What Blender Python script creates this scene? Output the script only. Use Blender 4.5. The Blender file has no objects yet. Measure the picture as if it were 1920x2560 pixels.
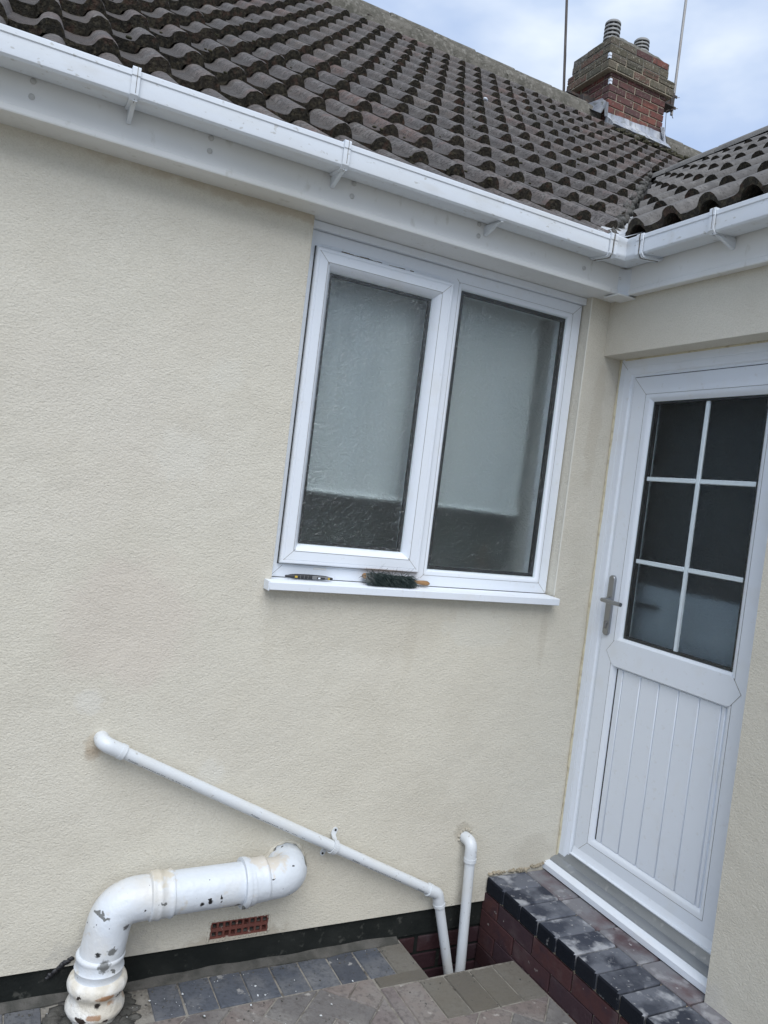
import bpy, bmesh, math, random
from mathutils import Vector, Matrix, noise
random.seed(7)
R = math.radians
PI = math.pi

# ------------------------------------------------------------------ camera, sky, sun, exposure
S = bpy.context.scene
S.render.engine = 'CYCLES'
cam_d = bpy.data.cameras.new('camera')
cam = bpy.data.objects.new('camera', cam_d)
S.collection.objects.link(cam)
_r = Vector((0.88733518, -0.44455988, 0.12248585))
_u = Vector((-0.09826406, 0.07722766, 0.99215929))
_f = Vector((0.45053351, 0.89241381, -0.02484256))
CAM = Vector((-2.17696226, -2.47956107, 1.50479686))
m = Matrix((_r, _u, -_f)).transposed().to_4x4()
m.translation = CAM
cam.matrix_world = m
cam_d.sensor_fit = 'VERTICAL'
cam_d.sensor_height = 36
cam_d.lens = 36 * 1914.582 / 2560
cam_d.clip_start = 0.05
cam_d.clip_end = 1500
S.camera = cam
FPX = 1914.582

def project(p):
    d = Vector(p) - CAM
    z = d.dot(_f)
    if z <= 0.05: return None
    return (960 + FPX * d.dot(_r) / z, 1280 - FPX * d.dot(_u) / z, z)

SUN_DIR = Vector((-0.20, -0.58, 0.79)).normalized()      # towards the sun
elev = math.asin(SUN_DIR.z)
W = bpy.data.worlds.new('World'); S.world = W; W.use_nodes = True
nt = W.node_tree; nt.nodes.clear()
out = nt.nodes.new('ShaderNodeOutputWorld')
bg = nt.nodes.new('ShaderNodeBackground'); bg.inputs['Strength'].default_value = 0.12
sky = nt.nodes.new('ShaderNodeTexSky'); sky.sky_type = 'NISHITA'; sky.sun_disc = False
sky.sun_elevation = elev
sky.sun_rotation = math.atan2(SUN_DIR.x, SUN_DIR.y)
sky.air_density = 1.2; sky.dust_density = 1.5; sky.ozone_density = 1.2
tc = nt.nodes.new('ShaderNodeTexCoord')
mp = nt.nodes.new('ShaderNodeMapping'); mp.inputs['Scale'].default_value = (1, 1, 2.2); mp.inputs['Location'].default_value = (7.44, 3.8, 1.51)
n1 = nt.nodes.new('ShaderNodeTexNoise'); n1.inputs['Scale'].default_value = 2.1; n1.inputs['Detail'].default_value = 6; n1.inputs['Roughness'].default_value = 0.5
cr = nt.nodes.new('ShaderNodeValToRGB'); cr.color_ramp.elements[0].position = 0.40; cr.color_ramp.elements[1].position = 0.60
cr.color_ramp.interpolation = 'B_SPLINE'
cr.color_ramp.elements[0].color = (0, 0, 0, 1)
n2 = nt.nodes.new('ShaderNodeTexNoise'); n2.inputs['Scale'].default_value = 4.0; n2.inputs['Detail'].default_value = 5
cr2 = nt.nodes.new('ShaderNodeValToRGB')
cr2.color_ramp.elements[0].color = (3.4, 4.2, 5.6, 1); cr2.color_ramp.elements[0].position = 0.38
cr2.color_ramp.elements[1].color = (5.9, 6.35, 6.8, 1); cr2.color_ramp.elements[1].position = 0.62
skym = nt.nodes.new('ShaderNodeMix'); skym.data_type = 'RGBA'; skym.inputs[0].default_value = 0.62
skym.inputs[7].default_value = (2.8, 3.75, 5.9, 1)        # thin high cloud over the blue
mix = nt.nodes.new('ShaderNodeMix'); mix.data_type = 'RGBA'
L = nt.links
L.new(tc.outputs['Generated'], mp.inputs['Vector'])
L.new(mp.outputs[0], n1.inputs['Vector']); L.new(mp.outputs[0], n2.inputs['Vector'])
L.new(n1.outputs['Fac'], cr.inputs[0]); L.new(n2.outputs['Fac'], cr2.inputs[0])
L.new(sky.outputs[0], skym.inputs[6]); L.new(skym.outputs[2], mix.inputs[6]); L.new(cr2.outputs[0], mix.inputs[7])
L.new(cr.outputs[0], mix.inputs[0])
L.new(mix.outputs[2], bg.inputs['Color']); L.new(bg.outputs[0], out.inputs[0])

sd = bpy.data.lights.new('sun', 'SUN'); sd.energy = 1.8; sd.angle = R(50); sd.color = (1.0, 1.0, 1.0)
sun = bpy.data.objects.new('sun', sd); S.collection.objects.link(sun)
sun.rotation_euler = SUN_DIR.to_track_quat('Z', 'Y').to_euler()
S.view_settings.view_transform = 'Standard'; S.view_settings.look = 'None'
S.view_settings.gamma = 1; S.view_settings.exposure = 0.50
S.view_settings.use_curve_mapping = False
S.cycles.max_bounces = 10; S.cycles.transparent_max_bounces = 12; S.cycles.transmission_bounces = 8

# ------------------------------------------------------------------ materials
def mat(name, col, rough=0.6, var=None, bump=None, spots=(), metal=0, spec=0.5, objrand=None, seed=0, coat=0, low=None):
    """col: base; var: list of (scale, lo, hi, colour, strength, detail, stretch); bump: list of (scale, distance, stretch)"""
    M = bpy.data.materials.new(name); M.use_nodes = True
    t = M.node_tree; N = t.nodes; K = t.links
    b = N['Principled BSDF']
    b.inputs['Roughness'].default_value = rough; b.inputs['Metallic'].default_value = metal
    b.inputs['Specular IOR Level'].default_value = spec
    b.inputs['Coat Weight'].default_value = coat
    tc = N.new('ShaderNodeTexCoord')
    sh0 = N.new('ShaderNodeVectorMath'); sh0.inputs[1].default_value = (.1373, .1719, .1931)
    K.new(tc.outputs['Object'], sh0.inputs[0]); vec = sh0.outputs[0]
    if objrand is not None:
        oi = N.new('ShaderNodeObjectInfo')
        sc = N.new('ShaderNodeVectorMath'); sc.operation = 'SCALE'
        cb = N.new('ShaderNodeCombineXYZ')
        for k in range(3): K.new(oi.outputs['Random'], cb.inputs[k])
        K.new(cb.outputs[0], sc.inputs[0]); sc.inputs['Scale'].default_value = 37.0
        ad = N.new('ShaderNodeVectorMath'); K.new(vec, ad.inputs[0]); K.new(sc.outputs[0], ad.inputs[1])
        vec = ad.outputs[0]
    cur = N.new('ShaderNodeRGB'); cur.outputs[0].default_value = (*col, 1); cur = cur.outputs[0]
    if objrand:
        rp = N.new('ShaderNodeValToRGB'); rp.color_ramp.interpolation = 'CONSTANT'
        els = rp.color_ramp.elements
        n = len(objrand)
        els[0].position = 0; els[0].color = (*objrand[0], 1)
        els[1].position = 1 / n; els[1].color = (*objrand[1 % n], 1)
        for k in range(2, n):
            e = els.new(k / n); e.color = (*objrand[k], 1)
        K.new(oi.outputs['Random'], rp.inputs[0]); cur = rp.outputs[0]
    def mapped(stretch):
        if not stretch: return vec
        mpn = N.new('ShaderNodeMapping'); mpn.inputs['Scale'].default_value = stretch
        K.new(vec, mpn.inputs['Vector']); return mpn.outputs[0]
    def mixc(fac, c2):
        nonlocal cur
        mx = N.new('ShaderNodeMix'); mx.data_type = 'RGBA'
        K.new(fac, mx.inputs[0]); K.new(cur, mx.inputs[6]); mx.inputs[7].default_value = (*c2, 1)
        cur = mx.outputs[2]
    for k, v in enumerate(var or ()):
        sc_, lo, hi, c2, st = v[:5]
        det = v[5] if len(v) > 5 else 4; stretch = v[6] if len(v) > 6 else None
        n = N.new('ShaderNodeTexNoise'); n.inputs['Scale'].default_value = sc_; n.inputs['Detail'].default_value = det
        n.noise_dimensions = '4D'; n.inputs['W'].default_value = .37 + seed * 3.1 + k * 7.71
        K.new(mapped(stretch), n.inputs['Vector'])
        mr = N.new('ShaderNodeMapRange'); mr.inputs['From Min'].default_value = lo; mr.inputs['From Max'].default_value = hi
        mr.inputs['To Max'].default_value = st; K.new(n.outputs['Fac'], mr.inputs['Value'])
        mixc(mr.outputs[0], c2)
    if low:      # shade painted into the pans so the rolls stand out (tile's own z)
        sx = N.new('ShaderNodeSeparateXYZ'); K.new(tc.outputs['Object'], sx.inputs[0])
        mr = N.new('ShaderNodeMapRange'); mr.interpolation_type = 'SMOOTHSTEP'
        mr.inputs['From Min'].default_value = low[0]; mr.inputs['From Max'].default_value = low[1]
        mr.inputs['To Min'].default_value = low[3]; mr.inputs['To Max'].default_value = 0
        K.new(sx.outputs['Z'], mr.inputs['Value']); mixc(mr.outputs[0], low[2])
    for (p, rad, c2, st, wob) in spots:
        geo = N.new('ShaderNodeNewGeometry')
        n = N.new('ShaderNodeTexNoise'); n.inputs['Scale'].default_value = 2.2 / rad; n.inputs['Detail'].default_value = 4
        K.new(geo.outputs['Position'], n.inputs['Vector'])
        sb = N.new('ShaderNodeVectorMath'); sb.operation = 'SUBTRACT'
        K.new(geo.outputs['Position'], sb.inputs[0]); sb.inputs[1].default_value = p[:3]
        if len(p) > 3:
            ml = N.new('ShaderNodeVectorMath'); ml.operation = 'MULTIPLY'; K.new(sb.outputs[0], ml.inputs[0]); ml.inputs[1].default_value = p[3]; sb = ml
        ln = N.new('ShaderNodeVectorMath'); ln.operation = 'LENGTH'; K.new(sb.outputs[0], ln.inputs[0])
        ma = N.new('ShaderNodeMath'); ma.operation = 'MULTIPLY_ADD'; K.new(n.outputs['Fac'], ma.inputs[0])
        ma.inputs[1].default_value = rad * wob * 2; K.new(ln.outputs['Value'], ma.inputs[2])
        mr = N.new('ShaderNodeMapRange'); mr.inputs['From Min'].default_value = rad * (0.55 + wob); mr.inputs['From Max'].default_value = rad * (1.0 + wob)
        mr.inputs['To Min'].default_value = st; mr.inputs['To Max'].default_value = 0
        mr.interpolation_type = 'SMOOTHSTEP'
        K.new(ma.outputs[0], mr.inputs['Value'])
        mixc(mr.outputs[0], c2)
    K.new(cur, b.inputs['Base Color'])
    prev = None
    for k, v in enumerate(bump or ()):
        sc_, dist = v[:2]; stretch = v[2] if len(v) > 2 else None
        n = N.new('ShaderNodeTexNoise'); n.inputs['Scale'].default_value = sc_; n.inputs['Detail'].default_value = 4
        n.noise_dimensions = '4D'; n.inputs['W'].default_value = 5.43 + seed + k * 1.13
        n.inputs['Roughness'].default_value = 0.6
        rot = N.new('ShaderNodeMapping'); rot.inputs['Rotation'].default_value = (.61, .43 + k * .5, .77); K.new(mapped(stretch), rot.inputs['Vector'])
        K.new(rot.outputs[0], n.inputs['Vector'])
        bp = N.new('ShaderNodeBump'); bp.inputs['Distance'].default_value = dist; bp.inputs['Strength'].default_value = 1
        K.new(n.outputs['Fac'], bp.inputs['Height'])
        if prev: K.new(prev, bp.inputs['Normal'])
        prev = bp.outputs[0]
    if prev: K.new(prev, b.inputs['Normal'])
    return M

CREAM = (0.645, 0.61, 0.515)
M = {}
M['render'] = mat('cream_render', CREAM, 0.9,
    var=[(1.3, .45, .7, (0.67, 0.64, 0.56), .5), (0.8, .52, .75, (0.58, 0.50, 0.44), .35), (5, .45, .75, (0.54, 0.50, 0.41), .35),
         (190, .42, .62, (0.47, 0.435, 0.35), .26, 2)],
    bump=[(145, 0.0034, (.85, 1, 1.2)), (260, 0.0020), (5, 0.006), (1.7, .016)],
    spots=[((-1.825, 0, .615), .045, (0.42, 0.33, 0.22), .45, .35), ((-1.835, 0, .585), .028, (0.30, 0.22, 0.15), .4, .3),
           ((-1.66, 0, 1.55), .10, (0.68, 0.66, 0.58), .32, .8), ((-1.55, 0, 1.82), .07, (0.68, 0.66, 0.58), .3, .8), ((-1.86, 0, .75), .05, (.70, .69, .64), .35, .5),
           ((-1.45, 0, 0.50), .06, (.70, .69, .64), .3, .6), ((-.40, 0, .205), .05, (0.33, 0.29, 0.22), .5, .4),
           ((-1.76, 0, 1.0), .26, (0.60, 0.51, 0.45), .30, .5), ((0, 0, 1.9, (3, 3, .35)), .12, (0.45, 0.39, 0.29), .25, .6),
           ((-.03, 0, .07, (1, 1, 1)), .12, (0.45, 0.41, 0.33), .3, .6), ((-1.28, 0, -.09, (.4, 1, 2)), .09, (0.42, 0.37, 0.29), .6, .7),
           ((-1.73, 0, -.08, (.5, 1, 1)), .10, (0.45, 0.43, 0.38), .7, .7), ((-.9, 0, 1.02, (.3, 1, 1)), .14, (0.52, 0.48, 0.39), .22, .7),
           ((-.45, 0, 1.02, (.5, 1, 1)), .10, (0.64, 0.62, 0.54), .5, .7), ((-1.05, 0, 2.4, (.1, 1, 3)), .11, (0.44, 0.37, 0.27), .55, .6),
           ((0, -.86, -.02), .13, (.55, .53, .49), .5, .5), ((-1.30, 0, .98, (2.5, 1, .35)), .07, (.50, .46, .37), .16, .6), ((-.13, 0, 1.0, (2.5, 1, .4)), .06, (.47, .42, .33), .3, .6), ((-.75, 0, .96, (2.0, 1, .35)), .06, (.50, .46, .37), .25, .6)])
M['upvc'] = mat('white_upvc', (0.745, 0.79, 0.845), 0.32,
    var=[(9, .55, .8, (0.66, 0.65, 0.60), .35), (60, .62, .75, (0.5, 0.48, 0.42), .25)], bump=[(3, 0.0012)])
M['gutter'] = mat('weathered_white_upvc', (0.68, 0.72, 0.76), 0.42,
    var=[(5, .48, .75, (0.62, 0.62, 0.58), .5, 6, (.5, 1, 3)), (45, .64, .70, (0.30, 0.28, 0.22), .45, 3, (1, 1, 2.0)), (14, .58, .72, (0.50, 0.48, 0.42), .35, 5, (.35, 1, 1))],
    bump=[(3, 0.003), (40, 0.0004)])
M['fascia'] = mat('fascia_upvc', (0.76, 0.77, 0.76), 0.5,
    var=[(3, .45, .75, (0.60, 0.59, 0.53), .5, 5, (.6, 1, 1)), (30, .62, .72, (0.42, 0.40, 0.33), .35, 5, (1, 1, .5))], bump=[(2.5, 0.003)])
M['cap_plastic'] = mat('dull_cap', (0.52, 0.52, 0.50), .6)
M['bead'] = mat('cream_bead', (0.70, 0.68, 0.60), .6)
M['brown_bottle'] = mat('brown_bottle', (0.09, 0.06, 0.035), .5)
M['seam'] = mat('dark_gasket', (0.012, 0.013, 0.015), 0.5)
M['grubby'] = mat('grubby_mastic', (0.58, 0.53, 0.38), 0.7, var=[(40, .5, .7, (0.30, 0.25, 0.16), .7)], bump=[(60, .002)])
M['dirt'] = mat('dark_dirt', (0.10, 0.085, 0.065), 0.95, var=[(60, .45, .6, (0.30, 0.27, 0.22), .8)], bump=[(90, .004)])
tilec0 = [(0.185, 0.17, 0.165), (0.20, 0.185, 0.175), (0.165, 0.155, 0.155), (0.215, 0.195, 0.18), (0.18, 0.17, 0.17), (0.195, 0.175, 0.165),
         (0.21, 0.155, 0.14), (0.175, 0.165, 0.16), (0.205, 0.18, 0.165), (0.17, 0.16, 0.155), (0.19, 0.16, 0.15), (0.185, 0.175, 0.17)]
tilec = [(a * .64, b * .59, c * .555) for a, b, c in tilec0]
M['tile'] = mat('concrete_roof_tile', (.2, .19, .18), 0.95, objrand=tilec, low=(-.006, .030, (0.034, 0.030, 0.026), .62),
    var=[(6, .42, .62, (0.09, 0.085, 0.082), .65, 5), (22, .5, .66, (0.20, 0.19, 0.175), .6, 6), (90, .50, .60, (0.040, 0.037, 0.033), .8, 3),
         (9, .62, .72, (0.17, 0.105, 0.09), .5, 4)],
    bump=[(120, .005), (25, .008)])
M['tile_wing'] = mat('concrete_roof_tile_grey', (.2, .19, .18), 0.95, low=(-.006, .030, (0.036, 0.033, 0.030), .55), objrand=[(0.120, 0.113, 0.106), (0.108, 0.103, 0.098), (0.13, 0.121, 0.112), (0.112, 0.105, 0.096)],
    var=[(6, .42, .62, (0.12, 0.115, 0.11), .5, 5), (22, .5, .66, (0.22, 0.21, 0.195), .55, 6), (90, .54, .64, (0.06, 0.055, 0.05), .6, 3)],
    bump=[(120, .003), (25, .004)])
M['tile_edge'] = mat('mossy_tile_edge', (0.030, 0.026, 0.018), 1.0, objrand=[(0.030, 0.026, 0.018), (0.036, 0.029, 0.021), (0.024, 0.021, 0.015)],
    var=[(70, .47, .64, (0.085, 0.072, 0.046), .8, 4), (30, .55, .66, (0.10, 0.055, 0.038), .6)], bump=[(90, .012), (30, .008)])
M['mortar_old'] = mat('ridge_mortar', (0.155, 0.143, 0.118), 1.0, var=[(12, .4, .62, (0.085, 0.08, 0.062), .85, 6), (34, .52, .66, (0.25, 0.235, 0.20), .7, 6)], bump=[(50, .012), (14, .012)])
M['underlay'] = mat('roofing_felt', (0.02, 0.019, 0.018), 0.95)
M['valley'] = mat('grey_valley_liner', (0.50, 0.52, 0.54), 0.7, var=[(14, .45, .65, (0.28, 0.28, 0.27), .8)], bump=[(30, .002)])
M['lead'] = mat('lead_flashing', (0.30, 0.32, 0.36), 0.6, metal=.1, var=[(10, .45, .65, (0.52, 0.53, 0.54), .8, 5, (1, 1, .4)), (24, .50, .64, (0.16, 0.165, 0.15), .8, 5, (1, 1, .35))], bump=[(14, .006)])
M['brick'] = mat('red_brick', (.3, .12, .08), 0.9, objrand=[(0.150, 0.052, 0.040), (0.175, 0.062, 0.045), (0.120, 0.045, 0.038), (0.095, 0.045, 0.042), (0.19, 0.068, 0.048), (0.115, 0.052, 0.045)],
    var=[(14, .46, .64, (0.07, 0.042, 0.035), .75), (40, .58, .68, (0.30, 0.26, 0.20), .5)], bump=[(90, .003), (20, .004)])
M['brick_mossy'] = mat('mossy_brick', (.2, .16, .1), 1.0, objrand=[(0.10, 0.085, 0.060), (0.125, 0.105, 0.075), (0.13, 0.075, 0.055), (0.085, 0.076, 0.055), (0.12, 0.098, 0.075)],
    var=[(26, .45, .62, (0.085, 0.08, 0.05), .7), (60, .58, .66, (0.36, 0.34, 0.27), .7)], bump=[(90, .004), (20, .006)])
M['mortar'] = mat('chimney_mortar', (0.36, 0.31, 0.23), 1.0, var=[(30, .45, .65, (0.22, 0.19, 0.13), .7)], bump=[(80, .004)])
M['moss'] = mat('moss', (0.042, 0.041, 0.022), 1.0, var=[(60, .45, .6, (0.085, 0.072, 0.04), .8)], bump=[(120, .01)])
M['steel_dark'] = mat('rusted_dark_steel', (0.045, 0.038, 0.033), 0.7, var=[(30, .5, .65, (0.11, 0.06, 0.04), .6)], bump=[(60, .002)])
M['galv'] = mat('weathered_galvanised_steel', (0.36, 0.35, 0.33), 0.55, metal=.35, var=[(8, .45, .65, (0.18, 0.13, 0.10), .6, 5, (1, 1, .4))])
M['dark_pole'] = mat('dark_brown_pole', (0.075, 0.062, 0.052), 0.6, var=[(8, .45, .65, (0.15, 0.13, 0.11), .6, 5, (1, 1, .3))])
M['cap_metal'] = mat('louvred_pot_metal', (0.27, 0.27, 0.26), 0.6, var=[(20, .45, .65, (0.30, 0.30, 0.27), .6)])
M['black'] = mat('black', (0.008, 0.008, 0.009), 0.8)
M['bitumen'] = mat('black_bitumen_plinth', (0.013, 0.015, 0.014), 0.95, spec=.15, var=[(7, .45, .7, (0.030, 0.032, 0.029), .7, 6), (30, .60, .68, (0.10, 0.10, 0.088), .5, 6)], bump=[(60, .004), (12, .006)])
pc = [(0.165, 0.140, 0.132), (0.185, 0.155, 0.142), (0.150, 0.142, 0.138), (0.175, 0.150, 0.145), (0.14, 0.125, 0.12), (0.195, 0.165, 0.15)]
M['paver'] = mat('brown_grey_paver', (.2, .18, .17), 0.95, objrand=pc,
    var=[(9, .45, .68, (0.24, 0.23, 0.215), .7, 6), (70, .5, .65, (0.09, 0.08, 0.075), .5), (24, .64, .70, (0.42, 0.40, 0.37), .7, 6)], bump=[(110, .004), (30, .003)])
M['paver_grey'] = mat('pale_concrete_paver', (.2, .19, .16), 0.95, objrand=[(0.155, 0.145, 0.125), (0.135, 0.125, 0.105), (0.115, 0.105, 0.088)],
    var=[(9, .45, .68, (0.13, 0.115, 0.09), .6, 6), (70, .5, .65, (0.12, 0.11, 0.09), .5)], bump=[(110, .004), (30, .003)])
M['paver_blue'] = mat('blue_grey_paver', (.08, .085, .1), 0.9, objrand=[(0.075, 0.085, 0.105), (0.085, 0.095, 0.115), (0.065, 0.072, 0.088), (0.095, 0.102, 0.118)],
    var=[(7, .44, .68, (0.20, 0.20, 0.20), .75, 6), (70, .5, .65, (0.045, 0.05, 0.06), .5), (22, .66, .70, (0.42, 0.41, 0.39), .6, 6)], bump=[(110, .004), (30, .003)])
M['paver_step'] = mat('blue_step_brick', (.05, .055, .07), 0.9, spec=.25, objrand=[(0.046, 0.052, 0.070), (0.054, 0.060, 0.076), (0.038, 0.043, 0.058)],
    var=[(9, .43, .58, (0.15, 0.16, 0.185), .85, 7), (15, .53, .64, (0.42, 0.43, 0.45), .75, 7), (75, .65, .70, (0.40, 0.40, 0.40), .7, 5)], bump=[(110, .003), (30, .003)])
M['paver_red'] = mat('dusty_red_brick', (.15, .07, .06), 0.9, objrand=[(0.10, 0.055, 0.060), (0.115, 0.062, 0.065), (0.09, 0.058, 0.064)],
    var=[(8, .36, .54, (0.20, 0.205, 0.22), .88, 7), (16, .56, .66, (.38, .38, .39), .6, 6), (75, .66, .70, (0.45, 0.45, 0.45), .7, 5)], bump=[(110, .003), (30, .003)])
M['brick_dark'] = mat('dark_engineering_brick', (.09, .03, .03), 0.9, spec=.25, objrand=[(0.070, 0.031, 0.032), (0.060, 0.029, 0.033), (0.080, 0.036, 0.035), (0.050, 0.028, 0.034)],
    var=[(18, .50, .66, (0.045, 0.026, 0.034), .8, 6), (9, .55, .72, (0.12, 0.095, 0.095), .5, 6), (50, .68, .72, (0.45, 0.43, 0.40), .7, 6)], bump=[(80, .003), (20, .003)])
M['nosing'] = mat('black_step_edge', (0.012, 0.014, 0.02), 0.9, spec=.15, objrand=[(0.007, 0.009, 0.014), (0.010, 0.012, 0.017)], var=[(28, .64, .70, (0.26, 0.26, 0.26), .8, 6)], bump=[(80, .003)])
M['brick_pit'] = mat('purple_shaded_brick', (.05, .03, .04), 0.95, spec=.15, objrand=[(0.036, 0.018, 0.022), (0.030, 0.016, 0.020), (0.042, 0.020, 0.022)],
    var=[(14, .52, .70, (0.09, 0.07, 0.075), .6, 6)], bump=[(80, .003), (20, .003)])  # purple brick, colour darkened further for the deep shade in the pit
M['joint'] = mat('sandy_joint', (0.26, 0.245, 0.215), 1.0, var=[(20, .45, .62, (0.10, 0.09, 0.075), .8, 6), (90, .5, .6, (0.30, 0.28, 0.25), .5)], bump=[(120, .005)])
M['cement'] = mat('cement_fillet', (0.105, 0.10, 0.09), 1.0, var=[(16, .42, .6, (0.055, 0.055, 0.048), .85, 6)], bump=[(60, .008), (200, .002)])
M['ground'] = mat('ground_slab', (0.17, 0.16, 0.15), 1.0, var=[(3, .4, .6, (0.12, 0.11, 0.10), .7)], bump=[(60, .005)])
M['pipe'] = mat('white_waste_pipe', (0.64, 0.67, 0.69), 0.35, var=[(9, .5, .75, (0.62, 0.60, 0.53), .5), (70, .64, .70, (0.3, 0.28, 0.24), .5)], bump=[(5, .001)])
M['soil'] = mat('flaking_white_paint', (0.63, 0.67, 0.71), 0.38,
    var=[(6, .52, .72, (0.62, 0.58, 0.50), .7, 6), (24, .62, .70, (0.55, 0.50, 0.40), .6, 5), (17, .672, .680, (0.16, 0.165, 0.16), 1, 3), (38, .695, .705, (0.03, 0.028, 0.028), 1, 2)],
    bump=[(10, .006), (50, .0015)],
    spots=[((-1.755, -.17, -.005, (1, .3, 1)), .022, (.17, .175, .17), 1, .6), ((-1.735, -.17, .035, (1, .3, 1.4)), .018, (.17, .175, .17), 1, .6),
           ((-1.775, -.17, .03, (1, .3, 1)), .01, (.03, .03, .03), 1, .6),
           ((-1.45, -.17, .15, (1, .3, 1)), .010, (.01, .01, .01), 1, .5), ((-1.475, -.17, .145, (1, .3, 1)), .009, (.01, .01, .01), 1, .5),
           ((-1.70, -.17, .10, (1, .3, 1)), .012, (.12, .12, .12), 1, .7), ((-1.10, -.06, .195, (1, .5, 1)), .022, (.16, .16, .13), 1, .8),
           ((-1.60, -.08, .225, (1, .6, 1)), .05, (.58, .53, .43), .9, .8), ((-1.25, -.08, .225, (.6, .6, 1)), .05, (.60, .53, .42), .7, .8)])
M['soil_hub'] = mat('rusting_white_paint', (0.74, 0.73, 0.69), 0.5,
    var=[(12, .46, .62, (0.58, 0.53, 0.43), .8, 6), (18, .60, .66, (0.36, 0.17, 0.06), .7, 6), (20, .655, .668, (0.035, 0.025, 0.02), 1, 4)],
    bump=[(22, .010), (70, .002)],
    spots=[((-1.74, -.185, -.094, (1, .5, 2.5)), .03, (.33, .15, .05), .85, .7), ((-1.77, -.185, -.150, (1, .5, 3)), .028, (.30, .14, .05), .8, .7),
           ((-1.762, -.18, -.118, (1, .5, 1)), .012, (.02, .015, .012), 1, .6), ((-1.70, -.16, -.105, (1, .5, .8)), .011, (.03, .025, .02), 1, .7), ((-1.735, -.18, -.165, (1, .5, 2)), .012, (.03, .02, .02), 1, .6)])
M['terracotta'] = mat('terracotta', (0.17, 0.055, 0.040), 0.85, var=[(40, .5, .65, (0.13, 0.05, 0.04), .6), (50, .62, .68, (0.5, .47, .4), .7)], bump=[(80, .003)])
M['alu'] = mat('mill_aluminium', (0.34, 0.36, 0.38), 0.38, metal=.55, var=[(30, .5, .7, (0.24, 0.25, 0.26), .6, 4, (1, .15, 1)), (40, .6, .7, (.6, .6, .6), .4)])
M['satin'] = mat('satin_chrome', (0.33, 0.34, 0.35), 0.28, metal=.85)
M['interior'] = mat('interior_plaster', (0.30, 0.32, 0.32), 0.9)
M['band_board'] = mat('pale_band_grey', (0.26, 0.30, 0.34), 0.9, var=[(5, .4, .7, (0.18, 0.21, 0.25), .6)])
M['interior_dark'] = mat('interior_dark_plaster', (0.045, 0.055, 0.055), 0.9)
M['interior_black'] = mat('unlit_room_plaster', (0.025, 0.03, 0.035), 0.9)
M['reveal'] = mat('interior_reveal', (0.70, 0.70, 0.68), 0.9)
M['blind'] = mat('roller_blind_fabric', (0.88, 0.93, 0.94), 0.9, var=[(2.0, .4, .7, (0.66, 0.74, 0.80), .6, 2, (1.2, 1, .6))])
M['worktop'] = mat('pale_cupboard', (0.85, 0.87, 0.90), 0.5)
M['wood'] = mat('varnished_wood', (0.36, 0.20, 0.085), 0.55, var=[(30, .4, .65, (0.22, 0.12, 0.05), .6, 4, (.2, 1, 1))])
M['bristle'] = mat('dark_green_bristle', (0.012, 0.026, 0.024), 0.6, var=[(60, .5, .62, (0.05, 0.07, 0.065), .8)], spots=[((-.955, 0, 1.19), .035, (.20, .21, .20), .8, .3)])
M['tool_black'] = mat('black_rubber', (0.022, 0.022, 0.024), 0.5)
M['tool_grey'] = mat('grey_metal', (0.22, 0.22, 0.22), 0.4, metal=.4)
M['tool_yellow'] = mat('yellow_plastic', (0.50, 0.34, 0.04), 0.5)
M['print'] = mat('pipe_print', (0.03, 0.03, 0.03), 0.7)
M['plug'] = mat('blue_print', (0.02, .04, .2), .6)

def glass_mat(name, bumpscale, dist, rough, tint=(.86, .93, .91), ior=1.3):
    Mx = bpy.data.materials.new(name); Mx.use_nodes = True
    t = Mx.node_tree; N = t.nodes; K = t.links
    b = N['Principled BSDF']; b.inputs['Base Color'].default_value = (*tint, 1)
    b.inputs['Transmission Weight'].default_value = 1; b.inputs['IOR'].default_value = ior
    b.inputs['Roughness'].default_value = rough
    if dist:
        tcn = N.new('ShaderNodeTexCoord')
        n0 = N.new('ShaderNodeTexNoise'); n0.inputs['Scale'].default_value = 20; K.new(tcn.outputs['Object'], n0.inputs['Vector'])
        ad = N.new('ShaderNodeVectorMath'); ad.operation = 'MULTIPLY_ADD'
        K.new(n0.outputs['Color'], ad.inputs[0]); ad.inputs[1].default_value = (.05, .05, .05); K.new(tcn.outputs['Object'], ad.inputs[2])
        v = N.new('ShaderNodeTexVoronoi'); v.inputs['Scale'].default_value = bumpscale; v.feature = 'SMOOTH_F1'
        mpn = N.new('ShaderNodeMapping'); mpn.inputs['Scale'].default_value = (1.0, 1.0, 1.5); mpn.inputs['Rotation'].default_value = (0, .5, 0)
        K.new(ad.outputs[0], mpn.inputs['Vector']); K.new(mpn.outputs[0], v.inputs['Vector'])
        bp = N.new('ShaderNodeBump'); bp.inputs['Distance'].default_value = dist; K.new(v.outputs['Distance'], bp.inputs['Height'])
        K.new(bp.outputs[0], b.inputs['Normal'])
    return Mx
M['obscure'] = glass_mat('obscure_glass', 80, 0.0026, 0.42, tint=(.985, 1, 1), ior=1.24)
M['obscure_dark'] = glass_mat('rippled_door_glass', 110, 0.003, 0.40, tint=(.90, .94, .96), ior=1.15)
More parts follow.
